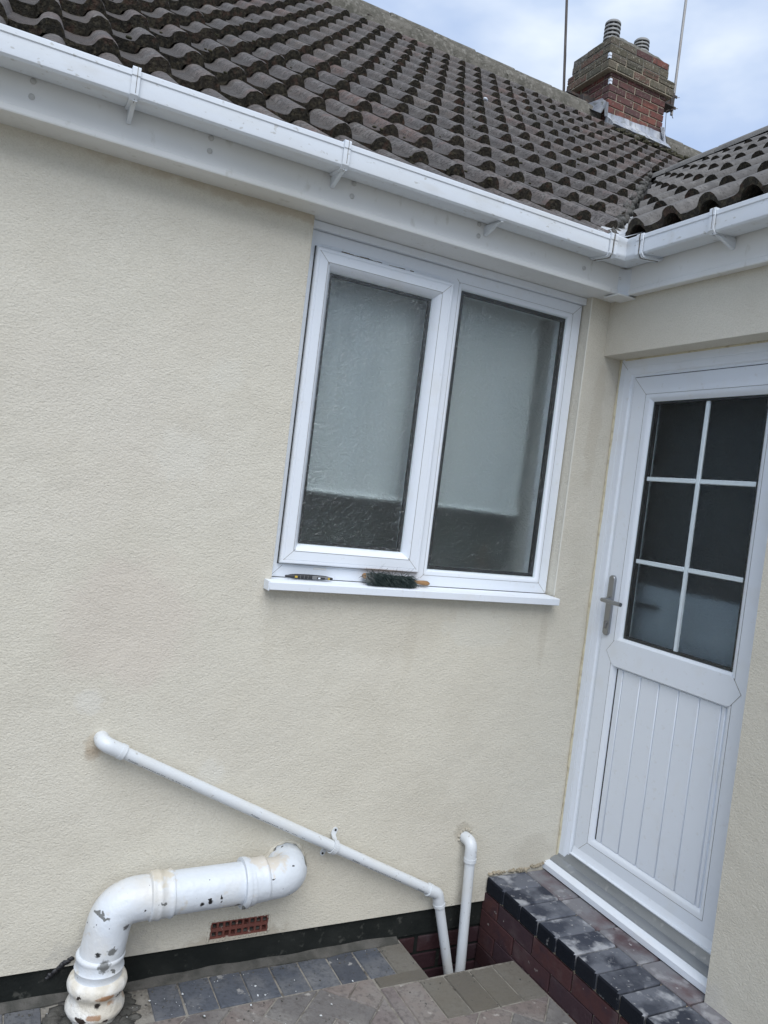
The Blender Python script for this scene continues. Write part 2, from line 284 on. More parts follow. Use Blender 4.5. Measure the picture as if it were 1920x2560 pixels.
# outer pane: thin glass, a Fresnel reflection over transparency, lightly rippled
def pane_mat(name, rough, scale, dist, ior=1.5):
    gm = bpy.data.materials.new(name); gm.use_nodes = True
    t_ = gm.node_tree; t_.nodes.clear(); nn = t_.nodes.new; K = t_.links
    o_ = nn('ShaderNodeOutputMaterial'); g_ = nn('ShaderNodeBsdfGlossy'); tr_ = nn('ShaderNodeBsdfTransparent')
    g_.inputs['Roughness'].default_value = rough; tr_.inputs[0].default_value = (.985, 1, .995, 1)
    tc_ = nn('ShaderNodeTexCoord'); v_ = nn('ShaderNodeTexNoise'); v_.inputs['Scale'].default_value = scale; v_.inputs['Detail'].default_value = 2
    v_.inputs['Distortion'].default_value = 1.5
    bp_ = nn('ShaderNodeBump'); bp_.inputs['Distance'].default_value = dist
    K.new(tc_.outputs['Object'], v_.inputs['Vector']); K.new(v_.outputs['Fac'], bp_.inputs['Height']); K.new(bp_.outputs[0], g_.inputs['Normal'])
    fr_ = nn('ShaderNodeFresnel'); geo_ = nn('ShaderNodeNewGeometry'); ior_ = nn('ShaderNodeMapRange')
    ior_.inputs['To Min'].default_value = ior; ior_.inputs['To Max'].default_value = 1 / ior     # same glass seen from its back face
    K.new(geo_.outputs['Backfacing'], ior_.inputs['Value']); K.new(ior_.outputs[0], fr_.inputs['IOR'])
    mx_ = nn('ShaderNodeMixShader')
    K.new(fr_.outputs[0], mx_.inputs[0]); K.new(tr_.outputs[0], mx_.inputs[1]); K.new(g_.outputs[0], mx_.inputs[2]); K.new(mx_.outputs[0], o_.inputs[0])
    return gm
M['clear'] = pane_mat('window_outer_glass', .10, 60, .006)
M['clear_door'] = pane_mat('door_outer_glass', .08, 75, .003, 1.27)


# ------------------------------------------------------------------ object helpers
COL = S.collection
def empty(name, loc, label, cat, group=None, kind=None):
    o = bpy.data.objects.new(name, None); COL.objects.link(o); o.location = loc
    o.empty_display_size = .1
    if label: o['label'] = label
    if cat: o['category'] = cat
    if group: o['group'] = group
    if kind: o['kind'] = kind
    return o
def world_loc(o):
    v = Vector((0, 0, 0))
    while o is not None:
        v += o.location; o = o.parent
    return v
def link(name, me, parent=None, label=None, cat=None, kind=None, group=None, loc=None):
    """mesh is in world coordinates unless loc is given (then it is local to loc)"""
    o = bpy.data.objects.new(name, me); COL.objects.link(o)
    w = Vector(loc) if loc is not None else Vector((0, 0, 0))
    if parent is not None:
        o.parent = parent; o.location = w - world_loc(parent)
    else: o.location = w
    if label: o['label'] = label
    if cat: o['category'] = cat
    if kind: o['kind'] = kind
    if group: o['group'] = group
    return o
def finish(bm, mats, smooth=False, auto=None, recalc=True):
    if recalc: bmesh.ops.recalc_face_normals(bm, faces=bm.faces)
    me = bpy.data.meshes.new('mesh')
    if smooth:
        for f in bm.faces: f.smooth = True
    if auto is not None:
        for f in bm.faces: f.smooth = True
        for e in bm.edges:
            if len(e.link_faces) == 2 and e.calc_face_angle(0) > R(auto): e.smooth = False
    bm.to_mesh(me); bm.free()
    for x in (mats if isinstance(mats, (list, tuple)) else [mats]): me.materials.append(x)
    return me
def add_box(bm, x0, x1, y0, y1, z0, z1, bevel=0, mi=0, seg=1):
    vs = [bm.verts.new(p) for p in ((x0, y0, z0), (x1, y0, z0), (x1, y1, z0), (x0, y1, z0), (x0, y0, z1), (x1, y0, z1), (x1, y1, z1), (x0, y1, z1))]
    fs = [bm.faces.new([vs[k] for k in q]) for q in ((0, 3, 2, 1), (4, 5, 6, 7), (0, 1, 5, 4), (1, 2, 6, 5), (2, 3, 7, 6), (3, 0, 4, 7))]
    for f in fs: f.material_index = mi
    if bevel:
        es = list({e for f in fs for e in f.edges})
        r = bmesh.ops.bevel(bm, geom=es, offset=bevel, segments=seg, affect='EDGES', clamp_overlap=True)
        for f in r['faces']: f.material_index = mi
    return fs
def box(name, x0, x1, y0, y1, z0, z1, mt, parent=None, bevel=0, auto=None, **kw):
    bm = bmesh.new(); add_box(bm, x0, x1, y0, y1, z0, z1, bevel)
    return link(name, finish(bm, mt, auto=auto), parent, **kw)
def extrude_profile(bm, prof, p0, p1, ax_u, ax_v, closed=True, caps=True, off0=None, off1=None, mi=0):
    """prof: list of (u,v); p0->p1 axis; off0/off1: function(u,v)->shift along the axis (mitres)"""
    p0 = Vector(p0); p1 = Vector(p1); d = (p1 - p0).normalized(); ax_u = Vector(ax_u); ax_v = Vector(ax_v)
    A = [bm.verts.new(p0 + ax_u * u + ax_v * v + d * (off0(u, v) if off0 else 0)) for u, v in prof]
    B = [bm.verts.new(p1 + ax_u * u + ax_v * v + d * (off1(u, v) if off1 else 0)) for u, v in prof]
    n = len(prof)
    for k in range(n if closed else n - 1):
        f = bm.faces.new((A[k], A[(k + 1) % n], B[(k + 1) % n], B[k])); f.material_index = mi
    if caps and closed:
        bm.faces.new(A[::-1]).material_index = mi; bm.faces.new(B).material_index = mi
def ring(bm, u0, u1, v0, v1, prof, mp_, mi=0):
    """mitred rectangular frame; prof: closed list (inset, depth); mp_(u,v,d)->xyz"""
    P = []
    for (cu, cv, su, sv) in ((u0, v0, 1, 1), (u1, v0, -1, 1), (u1, v1, -1, -1), (u0, v1, 1, -1)):
        P.append([bm.verts.new(mp_(cu + su * a, cv + sv * a, d)) for a, d in prof])
    n = len(prof)
    for k in range(4):
        A, B = P[k], P[(k + 1) % 4]
        for q in range(n):
            bm.faces.new((A[q], A[(q + 1) % n], B[(q + 1) % n], B[q])).material_index = mi
def tube(bm, pts, r, seg=20, caps=True, mi=0, rads=None, up=None):
    pts = [Vector(p) for p in pts]; n = len(pts)
    rings = []; prev = None
    for k, p in enumerate(pts):
        d = (pts[min(k + 1, n - 1)] - pts[max(k - 1, 0)])
        if d.length < 1e-9: d = prev_d
        d = d.normalized(); prev_d = d
        if prev is None:
            a = Vector(up) if up else (Vector((0, 0, 1)) if abs(d.z) < .9 else Vector((1, 0, 0)))
            a = (a - d * a.dot(d)).normalized()
        else:
            a = (prev - d * prev.dot(d)).normalized()
        prev = a; b = d.cross(a)
        rr = rads[k] if rads else r
        rings.append([bm.verts.new(p + (a * math.cos(2 * PI * q / seg) + b * math.sin(2 * PI * q / seg)) * rr) for q in range(seg)])
    for k in range(n - 1):
        for q in range(seg):
            bm.faces.new((rings[k][q], rings[k][(q + 1) % seg], rings[k + 1][(q + 1) % seg], rings[k + 1][q])).material_index = mi
    if caps:
        bm.faces.new(rings[0][::-1]).material_index = mi; bm.faces.new(rings[-1]).material_index = mi
    return rings
def fillet(pts, rad, n=7):
    pts = [Vector(p) for p in pts]; out = [pts[0]]
    for k in range(1, len(pts) - 1):
        a = (pts[k - 1] - pts[k]); b = (pts[k + 1] - pts[k])
        rr = rad[k - 1] if isinstance(rad, (list, tuple)) else rad
        ang = a.angle(b); t = min(rr / math.tan(ang / 2), a.length * .49, b.length * .49)
        p0 = pts[k] + a.normalized() * t; p1 = pts[k] + b.normalized() * t
        for q in range(n + 1):
            s = q / n
            out.append(p0 * (1 - s) ** 2 + pts[k] * 2 * s * (1 - s) + p1 * s * s)
    out.append(pts[-1]); return out
def grid_solid(bm, us, vs, d0, d1, hole, mp_, mi=0):
    """slab of cells us x vs between depths d0 and d1, leaving out cells where hole(uc, vc) is True"""
    V = {}
    def g(i, j, k):
        if (i, j, k) not in V: V[(i, j, k)] = bm.verts.new(mp_(us[i], vs[j], (d0, d1)[k]))
        return V[(i, j, k)]
    nu, nv = len(us) - 1, len(vs) - 1
    solid = lambda i, j: 0 <= i < nu and 0 <= j < nv and not hole((us[i] + us[i + 1]) / 2, (vs[j] + vs[j + 1]) / 2)
    for i in range(nu):
        for j in range(nv):
            if not solid(i, j): continue
            for k in (0, 1): bm.faces.new((g(i, j, k), g(i + 1, j, k), g(i + 1, j + 1, k), g(i, j + 1, k))).material_index = mi
            for (di, dj, a, b) in ((-1, 0, (0, 0), (0, 1)), (1, 0, (1, 0), (1, 1)), (0, -1, (0, 0), (1, 0)), (0, 1, (0, 1), (1, 1))):
                if not solid(i + di, j + dj):
                    bm.faces.new((g(i + a[0], j + a[1], 0), g(i + b[0], j + b[1], 0), g(i + b[0], j + b[1], 1), g(i + a[0], j + a[1], 1))).material_index = mi

# ------------------------------------------------------------------ ground and paving
GZ = -0.20
HX0, HX1, HY0, HY1 = -0.63, -0.258, -0.235, 0.03       # the drain pit
bm = bmesh.new()
grid_solid(bm, [-60, HX0, -.5, HX1 + .12, 60], [-60, HY0 + .01, HY1, 60], -.75, GZ - .0045,
           lambda u, v: HX0 < u < HX1 + .12 and HY0 < v < HY1, lambda u, v, d: (u, v, d))
link('ground', finish(bm, M['joint']), kind='structure')
bm = bmesh.new(); add_box(bm, -900, 900, -900, 900, -1.0, -.76); link('land', finish(bm, M['ground']), kind='structure')

pave = empty('pavement', (-1.2, -.6, GZ), None, None, kind='structure')
def clip(poly, a, b, c):          # keep a*x+b*y<=c
    o = []
    for k in range(len(poly)):
        p, q = poly[k], poly[(k + 1) % len(poly)]
        dp, dq = a * p[0] + b * p[1] - c, a * q[0] + b * q[1] - c
        if dp <= 0: o.append(p)
        if dp * dq < 0:
            t = dp / (dp - dq); o.append((p[0] + t * (q[0] - p[0]), p[1] + t * (q[1] - p[1])))
    return o
def area(poly): return abs(sum(poly[k][0] * poly[(k + 1) % len(poly)][1] - poly[(k + 1) % len(poly)][0] * poly[k][1] for k in range(len(poly)))) / 2
def inset(poly, d):
    n = len(poly)
    s = 1 if sum(poly[k][0] * poly[(k + 1) % n][1] - poly[(k + 1) % n][0] * poly[k][1] for k in range(n)) > 0 else -1
    c = (sum(p[0] for p in poly) / n, sum(p[1] for p in poly) / n)
    out_ = []
    for k in range(n):
        p0, p1, p2 = Vector(poly[k - 1]), Vector(poly[k]), Vector(poly[(k + 1) % n])
        e1 = (p1 - p0).normalized(); e2 = (p2 - p1).normalized()
        n1, n2 = Vector((-e1.y, e1.x)) * s, Vector((-e2.y, e2.x)) * s
        bsv = n1 + n2; L2 = bsv.length_squared
        out_.append(tuple(p1 + bsv * (2 * d / L2) * .5 * 1.0 if L2 > 1e-6 else p1))
    return out_
def block(name, poly, z1, thick, mt, parent, ch=.006, tilt=0.006, gap=.004):
    poly = inset(poly, gap)
    cx = sum(p[0] for p in poly) / len(poly); cy = sum(p[1] for p in poly) / len(poly)
    tx, ty = random.uniform(-tilt, tilt), random.uniform(-tilt, tilt); dz = random.uniform(-.0018, .0018)
    bm = bmesh.new(); rings = []
    for z, ins in ((z1 - thick, 0), (z1 - ch * .8, 0), (z1, ch)):
        pp = inset(poly, ins) if ins else poly
        rings.append([bm.verts.new((p[0] - cx, p[1] - cy, z + dz - z1 + (p[0] - cx) * tx + (p[1] - cy) * ty)) for p in pp])
    n = len(poly)
    for a, b in ((0, 1), (1, 2)):
        for k in range(n): bm.faces.new((rings[a][k], rings[a][(k + 1) % n], rings[b][(k + 1) % n], rings[b][k]))
    bm.faces.new(rings[2])
    return link(name, finish(bm, mt), parent, loc=(cx, cy, z1))
def rect(x0, x1, y0, y1): return [(x0, y0), (x1, y0), (x1, y1), (x0, y1)]
# edging course along the wall
xs = [-.630, -.735, -.841, -.949, -1.060, -1.166, -1.270, -1.379, -1.484, -1.584]
while xs[-1] > -3.4: xs.append(xs[-1] - .1055)
for k in range(len(xs) - 1):
    if xs[k + 1] < -1.64 and xs[k] > -1.87: continue          # cut out for the soil pipe
    j = .002 * math.sin(k * 2.1)
    block('paving_block', [(xs[k + 1] + j, -.176), (xs[k] + j, -.174), (xs[k], -.012 + .004 * math.sin(k)), (xs[k + 1], -.014)], GZ, .06,
          M['paver_grey'] if k == 0 else M['paver_blue'], pave)
block('paving_block', rect(-.830, -.630, -.2285, -.176), GZ, .06, M['paver_grey'], pave)
# blocks before the pit
xb = [-.255, -.362, -.467, -.575, -.677, -.782, -.832]
for k in range(len(xb) - 1):
    block('paving_block', [(xb[k + 1], -.434), (xb[k], -.434), (xb[k], -.234), (xb[k + 1], -.2335)], GZ, .06, M['paver_grey'] if k < 4 else M['paver'], pave)
# herringbone field
bw = .1055; n_pave = 0
c45 = math.sqrt(.5)
fields = [dict(x1=-.836, y1=-.178), dict(x1=-.256, y1=-.436, x0=-.832)]
O = Vector((-.885, -.174))
for i in range(-34, 34):
    for j in range(-34, 34):
        # herringbone lattice in rotated units: cell (i,j), i+j pattern of 4
        m4 = (i - j) % 4
        if m4 == 0: rc = (i, i + 2, j, j + 1)
        elif m4 == 2: rc = (i, i + 1, j, j + 2) if False else None
        else: rc = None
        cand = []
        if m4 == 0: cand.append((i, i + 2, j, j + 1))
        if m4 == 3: cand.append((i, i + 1, j, j + 2))
        for (a0, a1, b0, b1) in cand:
            P4 = []
            for (a, b) in ((a0, b0), (a1, b0), (a1, b1), (a0, b1)):
                a *= bw; b *= bw
                P4.append((O.x + c45 * (a - b), O.y + c45 * (a + b)))
            for fl in fields:
                q = clip(P4, 1, 0, fl['x1']); q = clip(q, 0, 1, fl['y1']) if len(q) > 2 else q
                q = clip(q, -1, 0, -fl['x0']) if 'x0' in fl and len(q) > 2 else q
                q = clip(q, -1, 0, 2.9) if len(q) > 2 else q; q = clip(q, 0, -1, 1.75) if len(q) > 2 else q
                if 'x0' not in fl and len(q) > 2:
                    pass
                if len(q) < 3 or area(q) < .0006: continue
                if q and 'x0' in fl is False: continue
                block('paving_block', q, GZ, .06, M['paver'], pave, gap=.0035); n_pave += 1
bm = bmesh.new()     # cement along the wall foot
N_ = 60
for side in (0,):
    pv = []
    for k in range(N_ + 1):
        x = -3.4 + (3.4 - .64) * k / N_
        w = .016 + .016 * noise.noise(Vector((x * 9, 0, 0))); h = .006 + .010 * noise.noise(Vector((x * 7, 3, 0)))
        pv.append([bm.verts.new((x, .02, GZ + .012 + h)), bm.verts.new((x, .0 - w * .4, GZ + h * .7)), bm.verts.new((x, -w, GZ + .001)), bm.verts.new((x, -w, GZ - .03)), bm.verts.new((x, .02, GZ - .03))])
    for k in range(N_):
        for q in range(5): bm.faces.new((pv[k][q], pv[k][(q + 1) % 5], pv[k + 1][(q + 1) % 5], pv[k + 1][q]))
    bm.faces.new(pv[0]); bm.faces.new(pv[-1][::-1])
link('mortar_fillet', finish(bm, M['cement'], auto=50), pave)
bm = bmesh.new()      # rough mortar round the foot of the soil pipe
for k in range(150):
    a = random.uniform(0, 2 * PI); rr = random.uniform(.06, .125)
    x, y = -1.755 + rr * math.cos(a) * 1.0, -.10 + rr * math.sin(a) * .85
    bmesh.ops.create_icosphere(bm, subdivisions=1, radius=random.uniform(.010, .026), matrix=Matrix.Translation((x, min(y, -.01), GZ - .004)) @ Matrix.Diagonal((1.3, 1, .55, 1)))
for v in bm.verts: v.co += Vector((noise.noise(v.co * 60), noise.noise(v.co * 60 + Vector((9, 0, 0))), noise.noise(v.co * 60 + Vector((0, 9, 0))))) * .007
link('mortar_bedding', finish(bm, M['cement'], smooth=True), pave, kind='stuff')
bm = bmesh.new()      # flakes of paint and grit
for k in range(70):
    x = random.uniform(-1.95, -.75) if k % 3 else random.uniform(-1.7, -1.2); y = -.03 - abs(random.gauss(0, .22))
    if y < -.75: continue
    s_ = random.choice([.001, .0012, .0015, .002, .0045]) * random.uniform(.8, 1.3); a = random.uniform(0, PI)
    vv = [bm.verts.new((x + s_ * math.cos(a + q * PI / 2) * random.uniform(.5, 1.2), y + s_ * math.sin(a + q * PI / 2) * random.uniform(.5, 1.2), GZ + .0035 + random.uniform(0, .002))) for q in range(4)]
    vt = [bm.verts.new(v.co + Vector((0, 0, .0012))) for v in vv]
    bm.faces.new(vt)
    for q in range(4): bm.faces.new((vv[q], vv[(q + 1) % 4], vt[(q + 1) % 4], vt[q]))
gr = bmesh.new()
for k in range(520):
    x = random.uniform(-2.1, -.27); y = -.02 - abs(random.gauss(0, .25)) if k % 3 else -.02 - random.random() * .03
    if y < -.9 or (HX0 < x < HX1 and y > HY0): continue
    r_ = random.choice([.0012, .0015, .002, .003]) * random.uniform(.7, 1.3)
    bmesh.ops.create_icosphere(gr, subdivisions=1, radius=r_, matrix=Matrix.Translation((x, y, GZ + .001)) @ Matrix.Rotation(random.uniform(0, 3), 4, 'Z') @ Matrix.Diagonal((1.4, 1, .7, 1)))
link('grit', finish(gr, M['cement']), kind='stuff')
link('paint_flakes', finish(bm, M['pipe']), kind='stuff')

# ------------------------------------------------------------------ the drain pit
pit = empty('drain_pit', (-.44, -.1, -.6), 'deep brick lined drain pit with two white pipes running into it', 'drain')
box('floor_slab', HX0 - .05, HX1 + .1, HY0 - .05, .1, -.72, -.62, M['dirt'], pit)
box('grating', HX0 + .08, HX1 - .05, HY0 + .05, -.05, -.615, -.60, M['black'], pit, bevel=.003)
for c in range(6):
    z1 = GZ - .012 - c * .0725
    if c == 0: z1 = GZ - .012
    off = 0 if c % 2 else .11
    x = HX0 - .02 - off
    while x < HX1 + .02:
        a, b = max(x, HX0 - .02), min(x + .213, HX1 + .03)
        if b - a > .03:
            bm = bmesh.new(); add_box(bm, a + .004, b - .004, .020, .06, z1 - .0625, z1, bevel=.003)
            link('brick', finish(bm, M['brick_pit']), pit)
        x += .222
box('mortar_backing', HX0 - .05, HX1 + .1, .026, .075, -.65, GZ + .01, M['bitumen'], pit)
box('side_lining', HX0 - .05, HX0 - .002, HY0, .05, -.65, GZ - .064, M['brick_pit'], pit)
box('front_lining', HX0, HX1, HY0 - .04, HY0 - .003, -.65, GZ - .064, M['brick_pit'], pit)

# ------------------------------------------------------------------ door step
step = empty('door_step', (-.1, -.6, GZ), 'raised brick step with dusty blue top bricks below the white back door', 'step')
box('mortar_core', -.246, .30, -1.60, .012, -.66, -.004, M['mortar'], step)
yb = [.0, -.118, -.225, -.331, -.436, -.541, -.645, -.750, -.857, -.963, -1.07, -1.176, -1.283, -1.39, -1.50, -1.59]
for k in range(len(yb) - 1):
    y0, y1 = yb[k + 1] + .0035, yb[k] - .0035
    dz = random.uniform(-.0015, .0015)
    # top paver and its dark front edge, one brick
    bm = bmesh.new()
    ch = .005
    add_box(bm, -.258, -.066, y0, y1, -.052, .010 + dz, bevel=ch)
    for f in bm.faces:
        if f.normal.x < -.6 or f.calc_center_median().x < -.2565: f.material_index = 1
    me = finish(bm, [M['paver_step'], M['nosing']])
    for p in me.polygons:
        if p.center.x < -.2562 and p.normal.z < .85: p.material_index = 1
    link('paving_brick', me, step)
yr_ = [.0, -.225, -.436, -.645, -.857, -1.07, -1.283, -1.59]
for k in range(len(yr_) - 1):
    bm = bmesh.new(); add_box(bm, -.0595, .055, yr_[k + 1] + .003, yr_[k] - .003, -.052, .0085 + random.uniform(-.0015, .001), bevel=.005)
    link('paving_brick', finish(bm, M['paver_red']), step, label='dusty reddish brick behind the blue edging bricks')
for c in range(7):        # red courses of the riser
    z1 = -.058 - c * .0725
    off = 0 if c % 2 else .112
    y = .012 + off
    while y > -1.6:
        a, b = max(y - .2165, -1.6), min(y, .012)
        if b - a > .03:
            bm = bmesh.new(); add_box(bm, -.2545 + random.uniform(-.001, .001), -.15, a + .0015, b - .0015, z1 - .0695, z1, bevel=.002)
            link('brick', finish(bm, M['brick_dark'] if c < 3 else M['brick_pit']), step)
        y -= .2205

# ------------------------------------------------------------------ the bungalow
house = empty('bungalow', (-.5, .5, GZ), 'cream rendered bungalow with white window, half glazed door and brown tiled roof', 'house')
MW = lambda u, v, d: (u, d, v)              # main wall: u=x, v=z, depth y
DW = lambda u, v, d: (d, -u, v)             # door wall: u=-y, v=z, depth x
WX0, WX1, WZ0, WZ1 = -1.322, -.098, 1.140, 2.420
bm = bmesh.new()
us = sorted([-6.0, -4, -3, -2.4, -2.0, -1.6, -1.389, WX0, -1.180, -1.0, -.6, WX1, .32])
grid_solid(bm, us, [-.0927, -.079, -.020, .4, .8, WZ0, 1.5, 2.0, WZ1, 2.60], 0.0, .26, lambda u, v: (WX0 < u < WX1 and WZ0 < v < WZ1) or (-1.389 < u < -1.180 and -.079 < v < -.020), MW)
link('wall', finish(bm, M['render']), house, label='cream rendered main wall around the window')
bm = bmesh.new()
DU1 = .862
grid_solid(bm, [.0, DU1, 1.5, 3.0, 6.0], [-.30, .0, 1.0, 2.1785, 2.62], 0.0, .26, lambda u, v: u < DU1 and v < 2.1785, DW)
me = finish(bm, M['render'])
link('wall', me, house, label='cream rendered side wall around the door')
box('plinth', -6, HX0, .014, .24, -.6, -.0945, M['bitumen'], house)
box('plinth', HX0, -.2, .014, .019, -.195, -.0945, M['bitumen'], house)
# ragged foot of the render by the soil pipe
bm = bmesh.new()
for k in range(16):
    x = -1.895 + .070 * k / 16; z = -.120 + .055 * k / 16
    bmesh.ops.create_icosphere(bm, subdivisions=1, radius=random.uniform(.005, .009), matrix=Matrix.Translation((x, -.002, z)) @ Matrix.Diagonal((1.4, .6, 1, 1)))
for v in bm.verts: v.co += Vector((noise.noise(v.co * 70), 0, noise.noise(v.co * 70 + Vector((5, 0, 0))))) * .010
link('torn_membrane', finish(bm, M['tool_black'], smooth=True), house, kind='stuff')
# corner beads
box('corner_bead', WX1 - .0015, WX1 + .0035, -.0015, .004, WZ0 + .03, 2.398, M['bead'], house, bevel=.0008)
box('corner_bead', WX0 - .0035, WX0 + .0015, -.0015, .004, WZ0 + .03, 2.398, M['render'], house, bevel=.0008)

# interior rooms
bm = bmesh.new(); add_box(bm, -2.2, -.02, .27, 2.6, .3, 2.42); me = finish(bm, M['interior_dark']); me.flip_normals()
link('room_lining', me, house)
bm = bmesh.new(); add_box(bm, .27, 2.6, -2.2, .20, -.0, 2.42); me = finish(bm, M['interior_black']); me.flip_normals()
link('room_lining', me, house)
bm = bmesh.new(); grid_solid(bm, [WX0 - .05, WX0 + .03, WX1 - .03, WX1 + .05], [WZ0 - .05, WZ0 + .03, WZ1 - .03, WZ1 + .03], .14, .275,
                             lambda u, v: WX0 + .03 < u < WX1 - .03 and WZ0 + .03 < v < WZ1 - .03, MW)
link('inner_reveal', finish(bm, M['reveal']), house)
bm = bmesh.new(); add_box(bm, .32, 1.0, -1.6, .19, .02, 1.265, bevel=.005); link('cupboard', finish(bm, M['worktop']), house)
bm = bmesh.new(); add_box(bm, .222, .232, -.86, -.0, .95, 1.262, bevel=.003); link('pale_band_board', finish(bm, M['band_board']), house)  # invented board behind the glass, added to make its lower part paler

# ------------------------------------------------------------------ window
win = empty('window', (-.7, .06, WZ0), None, None); win.parent = house; win.location = Vector((-.7, .06, WZ0)) - house.location
def sub(name, bm_, mt, **kw):
    return link(name, finish(bm_, mt, auto=40), win, **kw)
GY = .084
fprof = [(0, .125), (0, .050), (.040, .050), (.0412, .0512), (.0424, .050), (.046, .050), (.052, .0525), (.060, .060), (.068, .072), (.069, .080), (.069, .125)]
bm = bmesh.new()
ring(bm, -.742, -.105, 1.170, 2.372, fprof, MW)
ring(bm, -1.311, -.7421, 1.170, 2.372, fprof[:6] + [(.05, .052), (.05, .125)], MW)
add_box(bm, -1.311, -.105, .058, .12, 2.372, 2.42)
add_box(bm, -1.3215, -1.311, .054, .12, 1.165, 2.42); add_box(bm, -.105, -.0985, .060, .12, 1.165, 2.42)
sub('frame', bm, M['upvc'])
# head trims between frame and soffit
bm = bmesh.new()
extrude_profile(bm, [(0, 0), (0, .02), (-.012, .026), (-.020, .026), (-.020, 0)], (-1.321, .052, 2.374), (-.099, .052, 2.374), (0, 1, 0), (0, 0, 1))
sub('head_trim', bm, M['upvc'])
sprof = [(0, .052), (0, .034), (.004, .030), (.012, .030), (.0132, .0315), (.0145, .030), (.044, .030), (.0455, .0316), (.047, .030), (.054, .036), (.062, .052), (.070, .064), (.071, .080), (.071, .095), (0, .095)]
bm = bmesh.new(); ring(bm, -1.287, -.733, 1.220, 2.317, sprof, MW); sub('sash', bm, M['upvc'])
# dark weather gap round the sash
bm = bmesh.new(); ring(bm, -1.290, -.730, 1.217, 2.320, [(0, .0495), (0, .046), (.02, .046), (.02, .0495)], MW); sub('weather_seal', bm, M['seam'])
for (a, b, c, d) in ((-1.216, -.804, 1.291, 2.246), (-.673, -.174, 1.239, 2.303)):
    bm = bmesh.new(); ring(bm, a - .012, b + .012, c - .012, d + .012, [(0, GY), (0, .066), (.020, .066), (.020, GY)], MW); sub('spacer_bar', bm, M['seam'])
    bm = bmesh.new(); add_box(bm, a - .012, b + .012, .060, .0605, c - .012, d + .012); sub('outer_pane', bm, M['clear'])
    bm = bmesh.new(); add_box(bm, a - .012, b + .012, GY + .0005, GY + .005, c - .012, d + .012); sub('pane', bm, M['obscure'])
# sill
bm = bmesh.new()
extrude_profile(bm, [(.12, .0), (.12, .032), (.055, .0295), (.048, .0285), (-.046, .0255), (-.050, .0225), (-.050, -.001), (-.0475, -.003), (-.038, -.003), (-.036, 0)],
                (-1.3405, 0, 1.1395), (-.108, 0, 1.1395), (0, 1, 0), (0, 0, 1))
sub('sill', bm, M['upvc'])
bm = bmesh.new(); add_box(bm, -1.345, -1.3405, -.052, .0, 1.134, 1.1675, bevel=.001); sub('sill_end_cap', bm, M['upvc'])
bm = bmesh.new(); add_box(bm, -1.311, -.105, .0485, .053, 1.1675, 1.1705); sub('gasket_line', bm, M['seam'])
bm = bmesh.new(); add_box(bm, -1.152, -1.102, .0485, .052, 1.203, 1.211, bevel=.0008); sub('drain_cover', bm, M['fascia'])
# black stains where the sealant has failed over the sash
bm = bmesh.new()
x = -1.19
while x < -.90:
    w = random.uniform(.004, .02); h = .0035 + .006 * abs(noise.noise(Vector((x * 14, 0, 0))))
    if noise.noise(Vector((x * 22, 5, 0))) > -.25: add_box(bm, x, x + w, .0475, .0505, 2.319, 2.3195 + h)
    x += w * 1.02
sub('failed_sealant', bm, M['dirt'], kind='stuff')
# blind and fittings
bm = bmesh.new()
nseg = 24
vv = []
for k in range(nseg + 1):
    x = -1.285 + (1.285 - .215) * k / nseg; y = .165 + .004 * math.sin(k * 1.1)
    vv.append([bm.verts.new((x, y, 1.488)), bm.verts.new((x, y + .001, 1.9)), bm.verts.new((x, y, 2.38))])
for k in range(nseg):
    for q in range(2): bm.faces.new((vv[k][q], vv[k + 1][q], vv[k + 1][q + 1], vv[k][q + 1]))
bb = bmesh.ops.solidify(bm, geom=bm.faces[:], thickness=.0015)
sub('roller_blind', bm, M['blind'])
bm = bmesh.new(); add_box(bm, -1.285, -.215, .158, .172, 1.478, 1.490, bevel=.004); sub('blind_bar', bm, M['blind'])
bm = bmesh.new(); add_box(bm, -.345, -.315, .20, .23, 1.16, 1.31, bevel=.01, seg=2); add_box(bm, -.340, -.320, .205, .225, 1.30, 1.34, bevel=.006); sub('bottle_on_inner_sill', bm, M['brown_bottle'])
bm = bmesh.new(); add_box(bm, -.30, -.28, .21, .23, 1.16, 1.30, bevel=.006); sub('bottle_on_inner_sill', bm, M['tool_black'])

# ------------------------------------------------------------------ door
door = empty('door', (.11, -.43, .05), None, None); door.parent = house; door.location = Vector((.11, -.43, .05)) - house.location
def dsub(name, bm_, mt, auto=40, **kw): return link(name, finish(bm_, mt, auto=auto), door, **kw)
bm = bmesh.new()
dprof = [(0, .18), (0, .096), (.032, .096), (.0335, .0975), (.035, .096), (.044, .096), (.052, .1025), (.060, .1025), (.066, .110), (.0765, .112), (.0765, .18)]
# frame: two jambs and head, open at the foot
for (ux, s) in ((.004, 1), (.889, -1)):
    P0 = [bm.verts.new(DW(ux + s * a, .060, d)) for a, d in dprof]
    P1 = [bm.verts.new(DW(ux + s * a, 2.1775 - a, d)) for a, d in dprof]
    n = len(dprof)
    for q in range(n): bm.faces.new((P0[q], P0[(q + 1) % n], P1[(q + 1) % n], P1[q]))
    bm.faces.new(P0)
    if s == 1: H0 = P1
    else: H1 = P1
for q in range(n): bm.faces.new((H0[q], H0[(q + 1) % n], H1[(q + 1) % n], H1[q]))
dsub('frame', bm, M['upvc'])
bm = bmesh.new(); ring(bm, .0805, .8125, .108, 2.1035, [(0, .1150), (0, .111), (.012, .111), (.012, .1150)], DW); dsub('weather_seal', bm, M['seam'], auto=None)
LU0, LU1, LV0, LV1 = .084, .805, .1125, 2.100
lprof = [(0, .165), (0, .108), (.002, .106), (.070, .106), (.0715, .1076), (.073, .106), (.082, .109), (.092, .118), (.100, .126), (.100, .165)]
